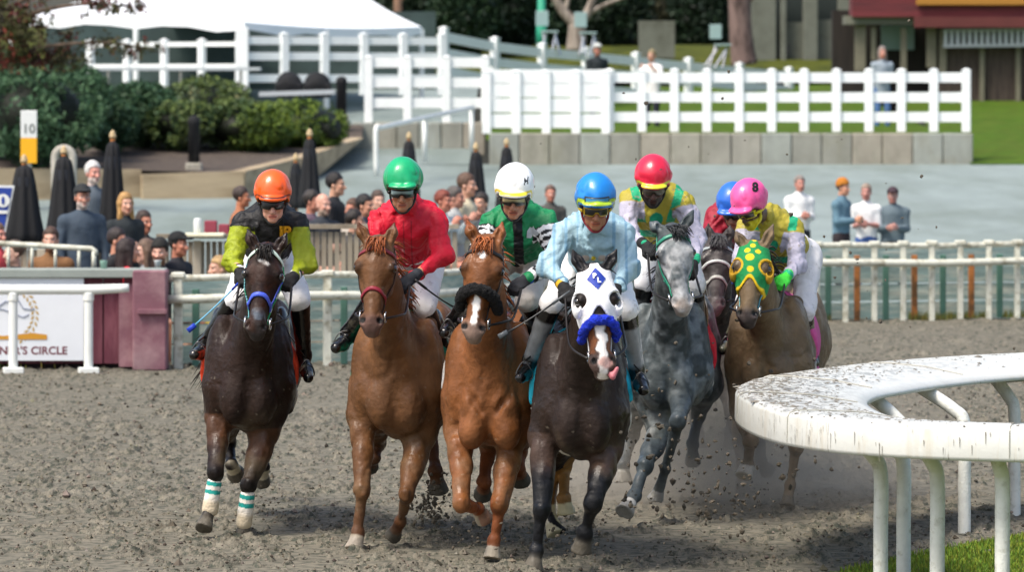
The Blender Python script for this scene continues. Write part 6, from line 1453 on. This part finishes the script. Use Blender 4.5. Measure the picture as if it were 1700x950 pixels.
person('person in white shirt with arms out behind the long fence', 1082, 83, 102, 'e8e6e4', '8a7c58', 'c09078', yaw=-30, seed=27, z0=1.8, hgt=1.72, arms='up', sleeve=False, pants='20242e', group='people behind the upper fences')
person('grey-haired person in jeans and pale scarf behind the right end of the long fence', 1465, 78, 103, '8e9aa4', '8c8078', 'c08674', yaw=10, seed=28, z0=1.9, hgt=1.72, longhair=True, pants='4a6c9c', arms='front', group='people behind the upper fences')

XT = [(470, 330, 60, '2a2c34', '3a2a20', 60, 'seated man in dark jacket just right of the orange-capped jockey'), (585, 332, 60.5, 'b8b0a4', '5a4030', -40, 'person in pale top behind the dark navy seated man'), (628, 318, 64, '6a7078', '4a3a30', 20, 'person in grey mostly hidden behind the red-clad jockey'),
      (798, 322, 63, '3a4658', '2c241e', -30, 'person in dark blue right behind the white-capped jockey'), (240, 352, 57.5, '4a4440', '3a2c24', 40, 'small figure in dark brown right of the blond woman'),
      
      (240, 400, 54.2, '94989c', '6a5444', -70, 'seated person in light grey between the red-clad woman and bearded man'), (590, 350, 57.9, '30343c', '201a16', 90, 'low seated person in charcoal by the plank barrier')]
for i, (u, v, D, sh_, hc_, yw, lb) in enumerate(XT): person(lb, u, v, D, sh_, hc_, ['c89880', 'b87c64', 'd0a490'][i % 3], yaw=yw, seated=True, seed=40 + i, longhair=i % 4 == 1, arms=['front', 'down', 'up'][i % 3], group=G2)
# cups and phones in the crowd
for u, v, D, lab, c in ((262, 440, 53.0, 'clear plastic cup on the grey wall cap', 'c8d4d4'), (172, 441, 52.05, 'green-rimmed cup on the grey wall cap behind the maroon wall', '8ab0a0')):
    mb = MB(); mb.lathe(P(u, v + 8, D), [(.028, 0), (.038, .09), (.042, .10)], 12); tag(mb.build('plastic_cup', flatmat('cup_' + c, c, .2), None, True, origin=P(u, v + 8, D)), lab, 'cup', 'cups of the spectators')
# ================================================================== flying clods
rr = np.random.default_rng(4); V = []; Fc = []
def clod(c, r):
    b = len(V); n = 0
    ico = [(0, 0, 1), (.9, 0, .4), (.28, .85, .4), (-.72, .53, .4), (-.72, -.53, .4), (.28, -.85, .4), (.72, .53, -.4), (-.28, .85, -.4), (-.9, 0, -.4), (-.28, -.85, -.4), (.72, -.53, -.4), (0, 0, -1)]
    st = rr.uniform(.6, 1.4, 3)
    for p in ico: V.append(c + np.array(p) * st * r * rr.uniform(.55, 1.3))
    for f in [(0,1,2),(0,2,3),(0,3,4),(0,4,5),(0,5,1),(1,6,2),(2,7,3),(3,8,4),(4,9,5),(5,10,1),(2,6,7),(3,7,8),(4,8,9),(5,9,10),(1,10,6),(6,11,7),(7,11,8),(8,11,9),(9,11,10),(10,11,6)]: Fc.append(tuple(b + i for i in f))
for (u, v, D, su, sv, sd, n, r0) in ((1150, 780, 33.5, 90, 90, .8, 150, .013), (1180, 830, 33, 70, 50, .8, 130, .014), (1350, 760, 35, 55, 70, .8, 55, .013), (925, 890, 31.6, 34, 28, .4, 90, .009), (712, 850, 33.2, 18, 32, .3, 260, .011), (1010, 860, 31, 40, 60, .6, 50, .011), (440, 850, 34, 25, 22, .4, 60, .009), (640, 895, 32.6, 22, 14, .3, 70, .009), (800, 900, 31.5, 30, 16, .3, 60, .009), (1240, 840, 35, 40, 20, .5, 90, .011), (1300, 350, 36, 180, 120, 2, 26, .010), (1150, 250, 36, 120, 60, 2, 12, .010), (1450, 480, 37, 120, 100, 2, 22, .011), (1050, 700, 33, 60, 60, 1, 40, .012)):
    for _ in range(n):
        dd = D + rr.normal() * sd; p = P(u + rr.normal() * su, v + rr.normal() * sv, dd)
        if p[2] > .02: clod(p, r0 * rr.uniform(.35, 1.5))
o = kind(mesh_np('flying_dirt', V, [tuple(f) for f in Fc], mat('wet_clod', '5a5347', .9, nsc=30, namt=.4, bump=.5, bsc=60), None, smooth=False), 'stuff'); o['label'] = 'clods of dirt thrown up by the hooves'
n = 42000; yy = 29.8 + 24 * rr.random(n) ** 1.5; xx = rr.uniform(-.112, .112, n) * yy; k = (xx < inf_edge(yy) - .02); xx, yy = xx[k], yy[k]; n = len(xx)
r = .0048 * np.exp(rr.normal(size=n) * .5) * (yy / 31) ** .6; C = np.c_[xx, yy, zdirt(np.c_[xx, yy, 0 * xx]) + r * .3]
oct_ = np.array([(1, 0, 0), (0, 1, 0), (-1, 0, 0), (0, -1, 0), (0, 0, 1), (0, 0, -1.)]); of = np.array([(0, 1, 4), (1, 2, 4), (2, 3, 4), (3, 0, 4), (1, 0, 5), (2, 1, 5), (3, 2, 5), (0, 3, 5)])
an = rr.uniform(0, 1.57, n); ro = np.stack([np.stack([np.cos(an), -np.sin(an), 0 * an], 1), np.stack([np.sin(an), np.cos(an), 0 * an], 1), np.stack([0 * an, 0 * an, 1 + 0 * an], 1)], 1)
V = C[:, None] + np.einsum('nij,kj->nki', ro, oct_) * (r[:, None] * rr.uniform(.55, 1.5, (n, 6)))[..., None] * A(1.1, 1.3, .95)
cc = np.repeat(lin('7a7467')[None] * (rr.uniform(.25, 1.25, (n, 1)) ** 1.2) * rr.uniform(.92, 1.08, (n, 3)), 6, 0)
o = kind(mesh_np('loose_clods', V.reshape(-1, 3), (of[None] + 6 * np.arange(n)[:, None, None]).reshape(-1, 3), mat('clod', vc=True, rough=.95, nsc=40, namt=.3, spec=.1), None, cc, False), 'stuff'); o['label'] = 'loose clods lying on the harrowed track'
# dust hanging behind the leaders
def dust(name, c, s, dens, label):
    mb = MB(); mb.box(c, s); m = bpy.data.materials.new(name); m.use_nodes = True; t = m.node_tree; t.nodes.clear(); o = t.nodes.new('ShaderNodeOutputMaterial'); v = t.nodes.new('ShaderNodeVolumePrincipled')
    v.inputs['Color'].default_value = (.95, .87, .73, 1); v.inputs['Anisotropy'].default_value = .2
    tc = t.nodes.new('ShaderNodeTexCoord'); nz = t.nodes.new('ShaderNodeTexNoise'); nz.inputs['Scale'].default_value = 1.3; nz.inputs['Detail'].default_value = 2; t.links.new(tc.outputs['Object'], nz.inputs[0])
    g = t.nodes.new('ShaderNodeTexGradient'); g.gradient_type = 'QUADRATIC_SPHERE'; mp = t.nodes.new('ShaderNodeMapping'); mp.inputs['Scale'].default_value = (1 / s[0], 1 / s[1], 1 / s[2]); t.links.new(tc.outputs['Object'], mp.inputs[0]); t.links.new(mp.outputs[0], g.inputs[0])
    a = t.nodes.new('ShaderNodeMath'); a.operation = 'MULTIPLY'; t.links.new(g.outputs[0], a.inputs[0]); t.links.new(nz.outputs[0], a.inputs[1]); b = t.nodes.new('ShaderNodeMath'); b.operation = 'MULTIPLY'; b.inputs[1].default_value = dens; t.links.new(a.outputs[0], b.inputs[0]); t.links.new(b.outputs[0], v.inputs['Density']); t.links.new(v.outputs[0], o.inputs['Volume'])
    ob = kind(mb.build(name, m, None, origin=c), 'stuff'); ob['label'] = label
dust('dust', P(1190, 770, 35.8), (2.1, 2.4, .95), 3.6, 'pale dust cloud around the legs of the rear horses')
SC.cycles.volume_step_rate = 4; SC.cycles.volume_max_steps = 64

# ------------------------------------------------------------------ sub-parts sit under their parts
SUBP = {'stirrup': 'stirrup_leather', 'bit_ring': 'cheekpiece', 'blinker_cup': 'hood', 'emblem': 'hood', 'emblem_letter': 'hood', 'spare_goggles': 'helmet', 'cap_number': 'helmet', 'silk_letters': 'silks',
        'silk_emblem': 'silks', 'goggle_strap': 'goggles', 'finial': 'pole', 'tie_band': 'canopy', 'emblem_mark': 'emblem', 'lamp_head': 'pole'}
def stem_(n): return n.rsplit('.', 1)[0] if n.rsplit('.', 1)[-1].isdigit() else n
for root in [o for o in SC.objects if o.parent is None and o.type == 'EMPTY']:
    kids = list(root.children); by = {}
    for k in kids: by.setdefault(stem_(k.name), []).append(k)
    for s_, t_ in SUBP.items():
        if s_ in by and t_ in by:
            for i, k in enumerate(by[s_]): k.parent = by[t_][min(i, len(by[t_]) - 1)]
